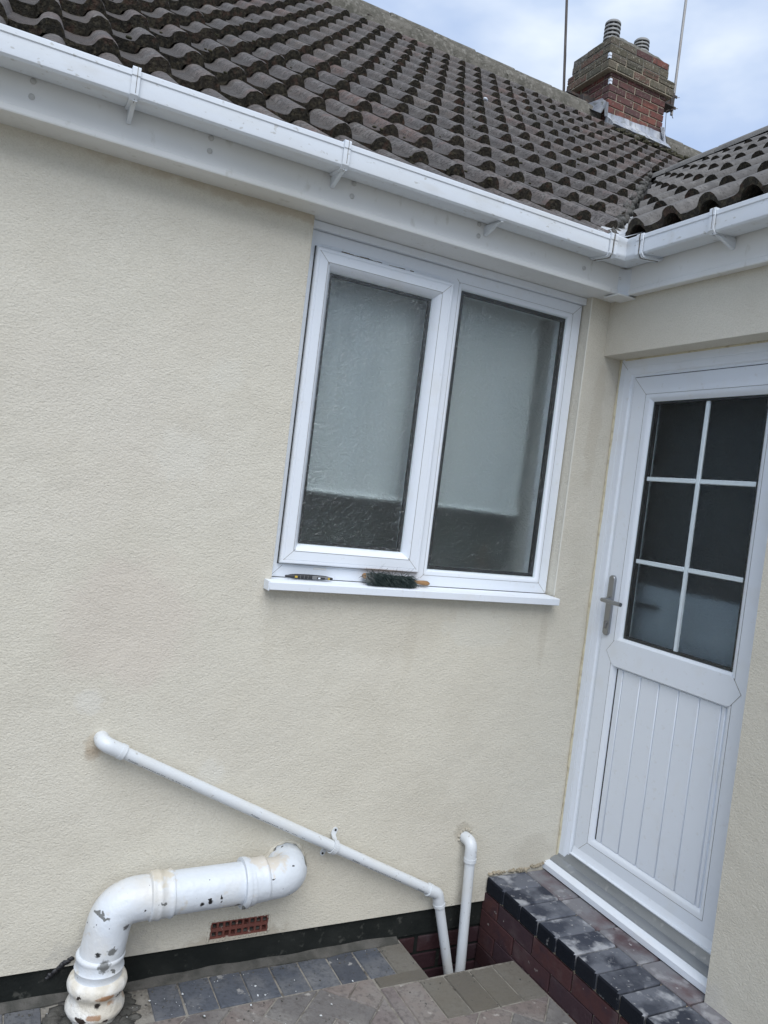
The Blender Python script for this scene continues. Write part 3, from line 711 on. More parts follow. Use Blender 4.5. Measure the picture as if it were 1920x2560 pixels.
bm = bmesh.new(); ring(bm, LU0, LU1, LV0, LV1, lprof, DW); dsub('leaf', bm, M['upvc'])
GU0, GU1, GV0, GV1 = .184, .705, 1.040, 2.000
# middle rail with pointed ends
bm = bmesh.new()
rc, hw = .977, .048
hexp = [(.124, rc), (.160, rc + hw), (.175, rc + hw + .004), (.714, rc + hw + .004), (.729, rc + hw), (.765, rc), (.729, rc - hw), (.714, rc - hw - .004), (.175, rc - hw - .004), (.160, rc - hw)]
A = [bm.verts.new(DW(u, v, .1052)) for u, v in hexp]; B = [bm.verts.new(DW(u, v, .150)) for u, v in hexp]
bm.faces.new(A); bm.faces.new(B[::-1])
for q in range(len(hexp)): bm.faces.new((A[q], A[(q + 1) % len(hexp)], B[(q + 1) % len(hexp)], B[q]))
extrude_profile(bm, [(0, .106), (.006, .109), (.014, .118), (.0145, .150), (-.002, .150)], DW(GU0 - .012, rc + hw, 0), DW(GU1 + .012, rc + hw, 0), (0, 0, 1), (1, 0, 0))
extrude_profile(bm, [(0, .106), (-.006, .109), (-.011, .118), (-.0115, .150), (.002, .150)], DW(GU0 - .012, rc - hw, 0), DW(GU1 + .012, rc - hw, 0), (0, 0, 1), (1, 0, 0))
dsub('middle_rail', bm, M['upvc'])
bm = bmesh.new()   # fine joint line round the rail ends
for sgn in (0, 1):
    pl = [(.160, rc + hw), (.1237, rc), (.160, rc - hw)] if sgn == 0 else [(.729, rc + hw), (.7653, rc), (.729, rc - hw)]
    tube(bm, [DW(u, v, .1057) for u, v in pl], .0009, seg=6)
dsub('joint_line', bm, M['dirt'])
# lower boards
bs = [.184, .2165, .311, .405, .499, .593, .686, .705]
for k in range(len(bs) - 1):
    bm = bmesh.new()
    add_box(bm, .1200, .132, -(bs[k + 1] - .0018), -(bs[k] + .0018), .2105, .915, bevel=.0022)
    dsub('panel_board', bm, M['upvc'])
    if 0 < k:
        bm = bmesh.new(); add_box(bm, .1222, .128, -(bs[k] + .0085), -(bs[k] + .0020), .2105, .915); 
        bm.free()
bm = bmesh.new(); add_box(bm, .1255, .134, -.706, -.183, .209, .917); dsub('panel_backing', bm, M['upvc'])
bm = bmesh.new(); add_box(bm, .1185, .121, -.1865, -.1835, .213, .915); dsub('panel_seal', bm, M['seam'])
# glazing
bm = bmesh.new(); ring(bm, GU0 - .01, GU1 + .01, GV0 - .01, GV1 + .01, [(0, .150), (0, .1285), (.019, .1285), (.019, .150)], DW); dsub('spacer_bar', bm, M['seam'])
bm = bmesh.new(); add_box(bm, .1240, .1246, -(GU1 + .01), -(GU0 - .01), GV0 - .01, GV1 + .01); dsub('outer_pane', bm, M['clear_door'])
bm = bmesh.new(); add_box(bm, .1505, .1550, -(GU1 + .01), -(GU0 - .01), GV0 - .01, GV1 + .01); dsub('pane', bm, M['obscure_dark'])
um = (GU0 + GU1) / 2
bm = bmesh.new(); add_box(bm, .132, .142, -(um + .009), -(um - .009), GV0, GV1, bevel=.0025); dsub('glazing_bar', bm, M['upvc'])
for zz in (1.690, 1.357):
    for (a, b) in ((GU0 + .008, um - .0092), (um + .0092, GU1 - .0)):
        bm = bmesh.new(); add_box(bm, .132, .142, -b, -a, zz - .009, zz + .009, bevel=.0025); dsub('glazing_bar', bm, M['upvc'])
# handle
h = bmesh.new()
pl = []
for q in range(24):
    a = 2 * PI * q / 24
    cy_, cz_ = math.cos(a), math.sin(a)
    pl.append((.0165 * cy_, (.108 if cz_ >= 0 else -.108) + .0165 * cz_))
for (dd, sc) in ((.106, 1.0), (.0965, 1.0), (.094, .86)):
    pl_ = [h.verts.new(DW(.1125 + u * sc, 1.160 + (v - (.108 if v > 0 else -.108)) * sc + (.108 if v > 0 else -.108), dd)) for u, v in pl]
    if dd < .106:
        for q in range(24): h.faces.new((prev_[q], prev_[(q + 1) % 24], pl_[(q + 1) % 24], pl_[q]))
    prev_ = pl_
h.faces.new(prev_)
dsub('handle_plate', h, M['satin'], auto=30)
h = bmesh.new()
tube(h, fillet([DW(.1125, 1.182, .095), DW(.1125, 1.182, .052), DW(.225, 1.180, .050)], .012), .0085, seg=16)
tube(h, [DW(.1125, 1.182, .0955), DW(.1125, 1.182, .086)], .014, seg=20)
dsub('handle_lever', h, M['satin'])
h = bmesh.new(); tube(h, [DW(.1125, 1.088, .0955), DW(.1125, 1.088, .0895)], .0085, seg=18); add_box(h, .0893, .0955, -.1165, -.1085, 1.064, 1.088, bevel=.001)
dsub('lock_cylinder', h, M['tool_grey'])
# inner handle seen through the glass
h = bmesh.new(); tube(h, fillet([DW(.165, 1.182, .17), DW(.165, 1.182, .205), DW(.27, 1.180, .205)], .012), .0085, seg=12); dsub('inner_handle', h, M['seam'])
# threshold and cill
bm = bmesh.new()
extrude_profile(bm, [(.060, .046), (.062, .052), (.078, .060), (.092, .064), (.094, .070), (.104, .094), (.112, .110), (.16, .110), (.16, .04), (.06, .04)], DW(.002, 0, 0), DW(.868, 0, 0), (1, 0, 0), (0, 0, 1))
dsub('threshold', bm, M['alu'])
bm = bmesh.new()
extrude_profile(bm, [(.030, .012), (.0265, .015), (.0265, .036), (.030, .040), (.090, .0500), (.16, .050), (.16, .012)], DW(-.0, 0, 0), DW(.861, 0, 0), (1, 0, 0), (0, 0, 1))
dsub('door_cill', bm, M['upvc'])
bm = bmesh.new(); extrude_profile(bm, [(.084, .1135), (.098, .1135), (.106, .140), (.112, .140), (.112, .108), (.087, .108)], DW(.084, 0, 0), DW(.805, 0, 0), (1, 0, 0), (0, 0, 1)); dsub('weather_bar', bm, M['upvc'])
bm = bmesh.new(); tube(bm, [DW(.004, .05 + k * .1065, .095 + .0015 * math.sin(k * 2.3)) for k in range(21)], .005, seg=8, rads=[.005 + .0018 * math.sin(k * 1.9) for k in range(21)])
tube(bm, [DW(.03 + k * .086, 2.1765, .095) for k in range(11)], .004, seg=8); dsub('sealant', bm, M['grubby'])
bm = bmesh.new()
for k in range(60):
    t = k / 60; y = -.01 - .0 * t; x = -.25 + t * .29
    bmesh.ops.create_icosphere(bm, subdivisions=1, radius=random.uniform(.003, .008), matrix=Matrix.Translation((x, -.002 + random.uniform(-.004, .002), .012 + .045 * max(0, t - .6) + random.uniform(0, .01))))
for v in bm.verts: v.co += Vector((noise.noise(v.co * 80), noise.noise(v.co * 80 + Vector((9, 0, 0))), noise.noise(v.co * 80 + Vector((0, 9, 0))))) * .006
link('rough_mortar', finish(bm, M['mortar'], smooth=True), step, kind='stuff')

def mitres(par, u0, u1, v0, v1, a0, a1, dep, mp_, w=.0006, corners=(0, 1, 2, 3)):
    for c_ in corners:
        cu, cv, su, sv = ((u0, v0, 1, 1), (u1, v0, -1, 1), (u1, v1, -1, -1), (u0, v1, 1, -1))[c_]
        bm = bmesh.new()
        pts = [(cu + su * a0 + w * su, cv + sv * a0 - w * sv), (cu + su * a0 - w * su, cv + sv * a0 + w * sv), (cu + su * a1 - w * su, cv + sv * a1 + w * sv), (cu + su * a1 + w * su, cv + sv * a1 - w * sv)]
        A = [bm.verts.new(mp_(u, v, dep - .0002)) for u, v in pts]; B = [bm.verts.new(mp_(u, v, dep + .0015)) for u, v in pts]
        bm.faces.new(A)
        for q in range(4): bm.faces.new((A[q], A[(q + 1) % 4], B[(q + 1) % 4], B[q]))
        link('mitre_joint', finish(bm, M['mitre']), par)
M['mitre'] = mat('grubby_joint', (0.33, 0.33, 0.32), .8)
mitres(win, -1.287, -.733, 1.220, 2.317, .012, .052, .030, MW)
mitres(win, -.742, -.105, 1.170, 2.372, .002, .046, .050, MW, corners=(1, 2))
mitres(win, -.742, -.105, 1.170, 2.372, .030, .046, .050, MW, corners=(0, 3))
mitres(win, -1.311, -.7421, 1.170, 2.372, .002, .040, .050, MW, corners=(0,))
mitres(door, LU0, LU1, LV0, LV1, .002, .074, .106, DW, corners=(0, 3))
mitres(door, .004, .889, -.5, 2.1775, .001, .044, .096, DW, corners=(3,))
for (a, b, c, d, y_) in ((-1.287, -.733, 1.220, 2.317, .0297), (-.742, -.105, 1.170, 2.372, .0497)):
    bm = bmesh.new(); ins = .0455 if y_ < .04 else .0412
    ring(bm, a, b, c, d, [(ins - .0005, y_), (ins + .0005, y_), (ins + .0005, y_ + .0015), (ins - .0005, y_ + .0015)], MW); sub('bead_line', bm, M['mitre'])
bm = bmesh.new(); ring(bm, LU0, LU1, LV0, LV1, [(.0712, .1057), (.0720, .1057), (.0720, .108), (.0712, .108)], DW); dsub('bead_line', bm, M['mitre'])

# ------------------------------------------------------------------ air brick
ab = empty('air_brick', (-1.285, 0, -.085), None, None); ab.parent = house; ab.location = Vector((-1.285, 0, -.085)) - house.location
AX0, AX1, AZ0, AZ1 = -1.389, -1.180, -.0790, -.0200
bm = bmesh.new()
us_ = [AX0]; vs_ = [AZ0]
cw = (AX1 - AX0 - .008) / 9
for k in range(9): us_ += [AX0 + .005 + k * cw + .0035, AX0 + .005 + (k + 1) * cw - .0035]
us_.append(AX1)
rh = (AZ1 - AZ0) / 2
for k in range(2): vs_ += [AZ0 + k * rh + .007, AZ0 + (k + 1) * rh - .0055]
vs_.append(AZ1)
hs = set()
def ahole(u, v):
    i = (u - AX0 - .005) / cw; j = (v - AZ0) / rh
    fi, fj = i - math.floor(i), j - math.floor(j)
    return 0 <= i < 9 and .0035 / cw < fi < 1 - .0035 / cw and .007 / rh < fj < 1 - .0055 / rh
grid_solid(bm, us_, vs_, .0015, .030, ahole, MW)
link('grille', finish(bm, M['terracotta']), ab)
box('recess', AX0, AX1, .060, .075, AZ0, AZ1, M['black'], ab)
for k in range(9):
    for q in range(2):
        if random.random() < .8: box('mortar_crumb', AX0 + .005 + k * cw + .004, AX0 + .005 + (k + 1) * cw - .004, .008, .026, AZ0 + q * rh + .0065, AZ0 + q * rh + .0065 + random.uniform(.002, .008), M['cement'], ab)
bm = bmesh.new()
for k in range(46):
    t = k / 46
    per = [(AX0 - .004, AZ0 - .006), (AX0 + .0, AZ1 + .006), (AX1 + .002, AZ1 + .003), (AX1 + .003, AZ0 - .003), (AX0 - .004, AZ0 - .006)]
    e = t * 4; i = int(e); f_ = e - i
    x = per[i][0] * (1 - f_) + per[i + 1][0] * f_; z = per[i][1] * (1 - f_) + per[i + 1][1] * f_
    bmesh.ops.create_icosphere(bm, subdivisions=1, radius=random.uniform(.003, .0055), matrix=Matrix.Translation((x, -.001, z)) @ Matrix.Diagonal((1.3, .6, 1, 1)))
link('ragged_edge', finish(bm, M['render'], smooth=True), ab, kind='stuff')

# ------------------------------------------------------------------ soffit, fascia
FY, FX, FZ = -.110, -.040, 2.400
bm = bmesh.new(); add_box(bm, -6, FX + .0, FY + .009, .125, FZ + .002, FZ + .012); add_box(bm, FX, .0, -.06, -.001, FZ - .0, FZ + .010)
link('soffit', finish(bm, M['fascia']), house, label='white soffit board over the main wall')
bm = bmesh.new(); add_box(bm, FX + .009, .0 - .001, -6, -.062, FZ + .003, FZ + .013); link('soffit', finish(bm, M['fascia']), house, label='narrow white soffit strip over the door wall')
def fascia_prof(s=1): return [(0, 0), (-.002 * s, .004), (-.002 * s, .018), (0, .022), (0, .135), (.012, .135), (.012, .0)]
bm = bmesh.new(); extrude_profile(bm, fascia_prof(), (-6, FY, FZ), (FX - .001, FY, FZ), (0, 1, 0), (0, 0, 1))
fas1 = link('fascia', finish(bm, M['fascia']), house, label='long white fascia board above the window')
bm = bmesh.new(); extrude_profile(bm, fascia_prof(), (FX, -6, FZ), (FX, FY - .001, FZ), (1, 0, 0), (0, 0, 1))
fas2 = link('fascia', finish(bm, M['fascia']), house, label='white fascia board above the door')
bm = bmesh.new()
extrude_profile(bm, [(.004, .004), (.004, -.032), (0, -.034), (-.006, -.020), (-.020, -.006), (-.034, 0), (-.032, .004)], (FX, FY, FZ - .004), (FX, FY, FZ + .10), (1, 0, 0), (0, 1, 0))
link('fascia_corner_trim', finish(bm, M['gutter'], auto=50), house)
bm = bmesh.new(); add_box(bm, FX - .05, FX + .07, FY - .03, FY + .055, FZ - .010, FZ - .003, bevel=.002); link('corner_plate', finish(bm, M['fascia']), house)
capm = bmesh.new(); tube(capm, [(0, 0, 0), (0, -.002, 0), (0, -.0035, 0)], .0085, seg=14, rads=[.0085, .0082, .006]); capm = finish(capm, M['cap_plastic'], auto=60)
cring = bmesh.new(); tube(cring, [(0, 0, 0), (0, -.0008, 0)], .0100, seg=14); cring = finish(cring, M['dirt'])
for (x, zz) in [(-2.20, 2.497), (-2.20, 2.455), (-1.712, 2.498), (-1.712, 2.459), (-1.238, 2.499), (-1.240, 2.457), (-.744, 2.498), (-.741, 2.457), (-.251, 2.460), (-2.69, 2.498), (-2.69, 2.456)]:
    link('screw_cap', capm, fas1, loc=(x, FY - .0002, zz))

# ------------------------------------------------------------------ gutters
def gprof(lip=0):
    # (u outwards from the fascia, v up), wall thickness 3 mm, open top
    o = [(.004, .068), (.004, .012), (.010, .006), (.090, -.003), (.098, -.002), (.104, .004), (.105, .010), (.105, .052), (.108, .055), (.108, .069), (.105, .0715), (.096, .0715), (.096, .066)]
    i = [(.101, .066), (.101, .012), (.096, .003), (.014, .011), (.009, .016), (.009, .068)]
    return o + i
GB = 2.4975
gut = empty('gutter', (-1.5, -.16, GB), 'white square plastic gutter running across above the main wall to the inside corner', 'gutter')
gut2 = empty('gutter', (-.09, -1.2, GB + .008), 'white square plastic gutter at the upper right above the door wall', 'gutter')
cornerx = FX - .105; cornery = FY - .105
bm = bmesh.new()
extrude_profile(bm, gprof(), (-6, FY, GB), (cornerx - .085, FY, GB), (0, -1, 0), (0, 0, 1))
link('trough', finish(bm, M['gutter'], auto=35), gut)
bm = bmesh.new()
extrude_profile(bm, gprof(), (FX, -6, GB + .006), (FX, cornery - .085, GB + .006), (-1, 0, 0), (0, 0, 1))
link('trough', finish(bm, M['gutter'], auto=35), gut2)
def big(p, k=.003): 
    return [(u + (k if u > .05 else -.002), v + (k if v > .04 else -k)) for u, v in p[:13]]
# inside angle piece, slightly larger
bm = bmesh.new()
cp = [(.004, .070), (.004, .008), (.092, -.007), (.102, -.006), (.109, .004), (.110, .012), (.110, .050), (.1125, .054), (.1125, .071), (.108, .0745), (.097, .0745), (.097, .068), (.104, .066), (.104, .010), (.010, .012), (.010, .070)]
extrude_profile(bm, cp, (cornerx - .082, FY, GB + .002), (FX, FY, GB + .002), (0, -1, 0), (0, 0, 1), off1=lambda u, v: -u)
extrude_profile(bm, cp, (FX, cornery - .082, GB + .002), (FX, FY, GB + .002), (-1, 0, 0), (0, 0, 1), off1=lambda u, v: -u)
link('corner_piece', finish(bm, M['gutter'], auto=35), gut)
def clip_band(parent, axis, pos, w, sc=1.0, name='gutter_clip', base=GB):
    cpb = [(.002, .072), (.002, .006), (.010, -.002), (.090, -.011), (.101, -.010), (.1125, .002), (.1135, .012), (.1135, .050), (.116, .053), (.116, .073), (.112, .077), (.094, .077), (.094, .070), (.1095, .069), (.1095, .010), (.100, -.004), (.012, .003), (.007, .008), (.007, .072)]
    bm = bmesh.new()
    if axis == 'x': extrude_profile(bm, cpb, (pos - w / 2, FY, base + .001), (pos + w / 2, FY, base + .001), (0, -1, 0), (0, 0, 1))
    else: extrude_profile(bm, cpb, (FX, pos - w / 2, base + .001), (FX, pos + w / 2, base + .001), (-1, 0, 0), (0, 0, 1))
    return link(name, finish(bm, M['gutter'], auto=35), parent)
def support(parent, axis, pos, base=GB):
    bm = bmesh.new()
    pr = [(.0005, .0), (.0005, -.032), (.005, -.036), (.010, -.034), (.075, -.012), (.104, -.009), (.104, -.0135 + .003), (.09, -.005)]
    w = .012
    if axis == 'x': extrude_profile(bm, pr, (pos - w / 2, FY, base), (pos + w / 2, FY, base), (0, -1, 0), (0, 0, 1))
    else: extrude_profile(bm, pr, (FX, pos - w / 2, base), (FX, pos + w / 2, base), (-1, 0, 0), (0, 0, 1))
    return link('bracket', finish(bm, M['gutter']), parent)
def seamline(parent, axis, pos, base=GB):
    cpb = [(.109, .0), (.114, .008), (.1142, .050), (.1168, .053), (.1168, .0735), (.113, .078), (.10, .078), (.10, .070), (.108, .069), (.108, .01), (.10, -.008), (.012, -.0), (.012, -.004), (.09, -.0117), (.1015, -.0108)]
    bm = bmesh.new()
    if axis == 'x': extrude_profile(bm, cpb, (pos - .0007, FY, base + .001), (pos + .0007, FY, base + .001), (0, -1, 0), (0, 0, 1))
    else: extrude_profile(bm, cpb, (FX, pos - .0007, base + .001), (FX, pos + .0007, base + .001), (-1, 0, 0), (0, 0, 1))
    return link('clip_seam', finish(bm, M['dirt']), parent)
for x in (-1.952, -1.318, -2.9, -4.0):
    clip_band(gut, 'x', x, .022); support(gut, 'x', x + .004); seamline(gut, 'x', x + .0025)
support(gut, 'x', -.715)
clip_band(gut, 'x', cornerx - .083, .012); clip_band(gut, 'x', cornerx - .062, .014); seamline(gut, 'x', cornerx - .0735)
clip_band(gut2, 'y', cornery - .083, .012); clip_band(gut2, 'y', cornery - .062, .014); seamline(gut2, 'y', cornery - .0735)
for y in (-.612, -1.4, -2.3):
    clip_band(gut2, 'y', y, .022, base=GB + .006); support(gut2, 'y', y - .006, base=GB + .006); seamline(gut2, 'y', y - .0025, base=GB + .006)

# ------------------------------------------------------------------ roofs
P_ = dict(x0=-1.04876525, z1=2.79486214, th=0.64928936, s=0.16033246, ga=0.35295115, bx=-0.01061976, sag=0.04295471, gy=.12)
def roofpt(i, j):
    J = j - 1
    z = P_['z1'] + J * P_['ga'] * math.sin(P_['th']) - P_['sag'] * J * (13 - J) / 42
    if J > 13: z = P_['z1'] + 13 * P_['ga'] * math.sin(P_['th']) + (J - 13) * P_['ga'] * math.sin(P_['th']) * 1.1
    return Vector((P_['x0'] + P_['s'] * i + P_['bx'] * J, P_['gy'] + J * P_['ga'] * math.cos(P_['th']), z))
S_ = P_['s']; ROLLH = .038; TH = .040
def hprof(x):
    t = (x % S_) / S_
    if t < .40: return -.003 * math.sin(PI * t / .40)
    q = (t - .40) / .60
    if q < .18: return ROLLH * .24 * (q / .18) ** 1.8     # gentle rise out of the pan
    e = (q - .18) / .82
    return ROLLH * (.24 + .76 * math.sin(PI / 2 * min(1, e / .47)) ** .62) if e < .47 else ROLLH * max(0, 1 - ((e - .47) / .53) ** 3.4)
def tile_bm(seed, length=.425, rough=1.0):
    rnd = random.Random(seed)
    bm = bmesh.new()
    xs_ = []
    for k in range(2):
        b = k * S_
        xs_ += [b, b + S_ * .20, b + S_ * .38]
        xs_ += [b + S_ * (.40 + .60 * q) for q in (.10, .18, .25, .33, .44, .565, .70, .80, .89, .96)]
    xs_.append(2 * S_ + .004)
    def hh(x): return hprof(min(max(x, 0), 2 * S_ - 1e-6)) if x < 2 * S_ else -.003
    ys = [0, .012, .15, length]
    top, bot = [], []
    for k, y in enumerate(ys):
        rt, rb = [], []
        for x in xs_:
            jit = (rnd.uniform(-.006, .006) * rough if k == 0 else 0)
            drop = -.004 * rough * rnd.random() if k == 0 else 0
            rt.append(bm.verts.new((x, y + jit, hh(x) + drop)))
            tb = TH * (1.0 + .25 * rnd.random() * rough) if k < 2 else TH
            rb.append(bm.verts.new((x, y + jit * .6, hh(x) - tb)))
        top.append(rt); bot.append(rb)
    n = len(xs_)
    for k in range(len(ys) - 1):
        for q in range(n - 1):
            f = bm.faces.new((top[k][q], top[k][q + 1], top[k + 1][q + 1], top[k + 1][q])); f.material_index = 0; f.smooth = True
            f = bm.faces.new((bot[k][q + 1], bot[k][q], bot[k + 1][q], bot[k + 1][q + 1])); f.material_index = 1
        f = bm.faces.new((top[k][0], top[k + 1][0], bot[k + 1][0], bot[k][0])); f.material_index = 1
        f = bm.faces.new((top[k][-1], bot[k][-1], bot[k + 1][-1], top[k + 1][-1])); f.material_index = 1
    for q in range(n - 1):
        f = bm.faces.new((top[0][q + 1], top[0][q], bot[0][q], bot[0][q + 1])); f.material_index = 1
        f = bm.faces.new((top[-1][q], top[-1][q + 1], bot[-1][q + 1], bot[-1][q])); f.material_index = 1
    return bm
def tile_mesh(seed, mats, rough=1.0, length=.425):
    bm = tile_bm(seed, length, rough)
    me = bpy.data.meshes.new('roof_tile_mesh'); bmesh.ops.recalc_face_normals(bm, faces=bm.faces)
    for e in bm.edges:
        if len(e.link_faces) == 2 and (e.link_faces[0].material_index != e.link_faces[1].material_index or e.calc_face_angle(0) > R(60)): e.smooth = False
    bm.to_mesh(me); bm.free()
    for x in mats: me.materials.append(x)
    return me
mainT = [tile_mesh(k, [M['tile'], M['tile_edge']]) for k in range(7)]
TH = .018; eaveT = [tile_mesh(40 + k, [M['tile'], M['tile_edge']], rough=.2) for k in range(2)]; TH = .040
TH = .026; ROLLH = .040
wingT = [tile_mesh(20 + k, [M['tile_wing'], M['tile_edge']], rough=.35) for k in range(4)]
TH = .040; ROLLH = .038
roof = link('roof', None, house, label='brown tiled main roof rising to the ridge')
roof2 = link('roof', None, house, label='grey tiled side roof above the door at the right')
crest = S_ + S_ * (.40 + .60 * .565)    # crest of the second roll in tile coordinates
def clip_tile(me, mw, co, no, parent, name='roof_tile', keep_stuff=None):
    bm = bmesh.new(); bm.from_mesh(me); bm.transform(mw)
    r = bmesh.ops.bisect_plane(bm, geom=bm.verts[:] + bm.edges[:] + bm.faces[:], plane_co=co, plane_no=no, clear_outer=True)
    ed = [e for e in r['geom_cut'] if isinstance(e, bmesh.types.BMEdge)]
    if not bm.faces: bm.free(); return None
    if ed:
        try:
            rr = bmesh.ops.holes_fill(bm, edges=[e for e in bm.edges if e.is_boundary], sides=0)
            for f in rr['faces']: f.material_index = 1; f.smooth = False
        except Exception: pass
    m2 = bpy.data.meshes.new('cut_tile_mesh'); bm.to_mesh(m2); bm.free()
    for x in me.materials: m2.materials.append(x)
    return m2
cands = []
VC0, VC1 = -.035, .045       # valley: main roof keeps x-y<VC0, side roof keeps x-y>VC1
for j in range(0, 15):
    for m_ in range(-14, 48):
        i = 2 * m_
        P = roofpt(i, j)
        up = (roofpt(i, j + 1) - roofpt(i, j)); up.x = 0; up.normalize()
        tilt = math.atan(.042 / P_['ga'])
        ex = Vector((1, 0, 0)); nrm = ex.cross(up)
        up2 = (up * math.cos(tilt) - nrm * math.sin(tilt)); n2_ = ex.cross(up2)
        rx = random.gauss(0, .004)
        ex2 = (ex + n2_ * rx * .6 + up2 * random.gauss(0, .004)).normalized(); n2_ = ex2.cross(up2).normalized(); up2 = n2_.cross(ex2)
        mw = Matrix((ex2, up2, n2_)).transposed().to_4x4()
        if j == 14: L_ = .8
        mw.translation = P - ex2 * crest - n2_ * ROLLH + up2 * (random.gauss(0, .0045) - (.012 if j == 0 else 0)) 
        x_lo = (mw @ Vector((0, .2, 0))); 
        if x_lo.x < -4.6: continue
        v0 = (mw @ Vector((0, .42, 0))); v1 = mw @ Vector((2 * S_, 0, 0))
        if v0.x - v0.y > VC0 and P.y < 2.6: continue
        if P.x > 7.2: continue
        if P.x > 2.8 and P.y < 2.4: continue
        c = mw @ Vector((S_, .2, 0))
        cut = (v1.x - v1.y > VC0) and P.y < 2.35
        # hidden behind the side roof ridge
        pr = project(c)
        size = 0; vis = False
        if pr:
            vis = -70 < pr[0] < 1990 and -90 < pr[1] < 760
            size = 1 / pr[2]
        hidden = c.x > 2.75 + (c.y - 2.3) * 1.35 + .6
        if hidden: continue
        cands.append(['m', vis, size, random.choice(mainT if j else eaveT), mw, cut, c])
WP = dict(x0=-.12, z0=2.665, th=R(34.6), s=.1675, ga=.350)
for j in range(0, 9):
    for k in range(0, 36):
        kk = 2 * k + 1 - 12         # even rolls end at odd k
        y = -.201 - WP['s'] * kk + .015 * j
        x = WP['x0'] + j * WP['ga'] * math.cos(WP['th']); z = WP['z0'] + j * WP['ga'] * math.sin(WP['th'])
        up = Vector((math.cos(WP['th']), 0, math.sin(WP['th']))); ex = Vector((0, -1, 0)); nrm = ex.cross(up)
        tilt = math.atan(.028 / WP['ga'])
        up2 = (up * math.cos(tilt) - nrm * math.sin(tilt)); n2_ = ex.cross(up2)
        ex2 = (ex + n2_ * random.gauss(0, .002)).normalized(); n2_ = ex2.cross(up2).normalized(); up2 = n2_.cross(ex2)
        mw = Matrix((ex2, up2, n2_)).transposed().to_4x4() @ Matrix.Diagonal((WP['s'] / S_, 1, 1, 1))
        mw.translation = Vector((x, y, z)) - ex2 * crest * WP['s'] / S_ - n2_ * .040
        a = mw @ Vector((2 * S_, .42, 0)); b = mw @ Vector((0, 0, 0)); c = mw @ Vector((S_, .2, 0))
        if a.x - a.y < VC1: continue
        if y < -5.2 or y > 2.2: continue
        cut = (b.x - b.y < VC1)
        pr = project(c); vis = bool(pr) and 1400 < pr[0] < 2000 and 200 < pr[1] < 760
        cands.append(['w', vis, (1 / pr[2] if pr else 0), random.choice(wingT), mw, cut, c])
for kind, par_, lab in (('m', roof, 'main'), ('w', roof2, 'side')):
    L2 = sorted([c for c in cands if c[0] == kind], key=lambda c: (not c[1], -c[2]))
    rest = bmesh.new(); nrest = 0
    for n_, c in enumerate(L2):
        me = c[3]; mw = c[4]
        if c[5]:
            if kind == 'm': m2 = clip_tile(me, mw, (VC0, 0, 0), (1, -1, 0), par_)
            else: m2 = clip_tile(me, mw, (VC1, 0, 0), (-1, 1, 0), par_)
            if m2 is None: continue
        else: m2 = None
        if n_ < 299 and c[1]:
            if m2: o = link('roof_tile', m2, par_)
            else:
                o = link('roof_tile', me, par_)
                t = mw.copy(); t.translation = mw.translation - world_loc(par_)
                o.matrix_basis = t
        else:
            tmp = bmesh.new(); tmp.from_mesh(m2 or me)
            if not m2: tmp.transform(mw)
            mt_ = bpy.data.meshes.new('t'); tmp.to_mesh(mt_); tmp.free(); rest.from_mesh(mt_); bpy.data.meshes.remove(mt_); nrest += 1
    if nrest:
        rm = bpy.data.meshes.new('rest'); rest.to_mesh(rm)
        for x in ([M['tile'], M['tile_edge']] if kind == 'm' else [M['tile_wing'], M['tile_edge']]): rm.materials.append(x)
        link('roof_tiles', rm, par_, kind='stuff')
    rest.free()
# felt under the tiles (and the far slopes, out of sight)
RY, RZ = 3.90, 5.70          # ridge line
bm = bmesh.new()
rows = [(-.10, roofpt(0, 0).z - .10)] + [(roofpt(0, j).y, roofpt(0, j).z - .105) for j in range(1, 14)] + [(RY, RZ - .13)]
A = [bm.verts.new((-6, y, z)) for y, z in rows]; B = []
for y, z in rows:
    B.append(bm.verts.new((y + .0 if y < 2.3 else 9.0, y, z)))
for k in range(len(rows) - 1): bm.faces.new((A[k], B[k], B[k + 1], A[k + 1]))
C0 = bm.verts.new((-6, 8.0, 2.6)); C1 = bm.verts.new((9, 8.0, 2.6)); bm.faces.new((A[-1], B[-1], C1, C0))
me = finish(bm, M['underlay'], recalc=False); link('underlay', me, roof)
XR, ZR = 2.19, 4.225
bm = bmesh.new()
v = [bm.verts.new(p) for p in ((-.06, -.02, 2.56), (-.06, -6, 2.56), (XR, -6, ZR - .06), (XR, 2.25, ZR - .06))]
bm.faces.new(v)
v2 = [bm.verts.new(p) for p in ((4.6, -6, 2.6), (4.6, 4.5, 2.6))]; bm.faces.new((v[2], v2[0], v2[1], v[3]))
link('underlay', finish(bm, M['underlay'], recalc=False), roof2)
# valley liner
bm = bmesh.new()
n_ = 12; pv = []
for k in range(n_ + 1):
    t = k / n_; c = -.16 + t * 2.36
    z = 2.555 + (ZR - .09 - 2.555) * t - .035 * math.sin(PI * t) + .02
    pv.append([bm.verts.new((c - .06, c + .06, z + .035)), bm.verts.new((c - .012, c - .012, z)), bm.verts.new((c + .07, c - .07, z + .035))])
for k in range(n_):
    for q in range(2): bm.faces.new((pv[k][q], pv[k][q + 1], pv[k + 1][q + 1], pv[k + 1][q]))
link('valley_liner', finish(bm, M['valley'], recalc=False), roof)
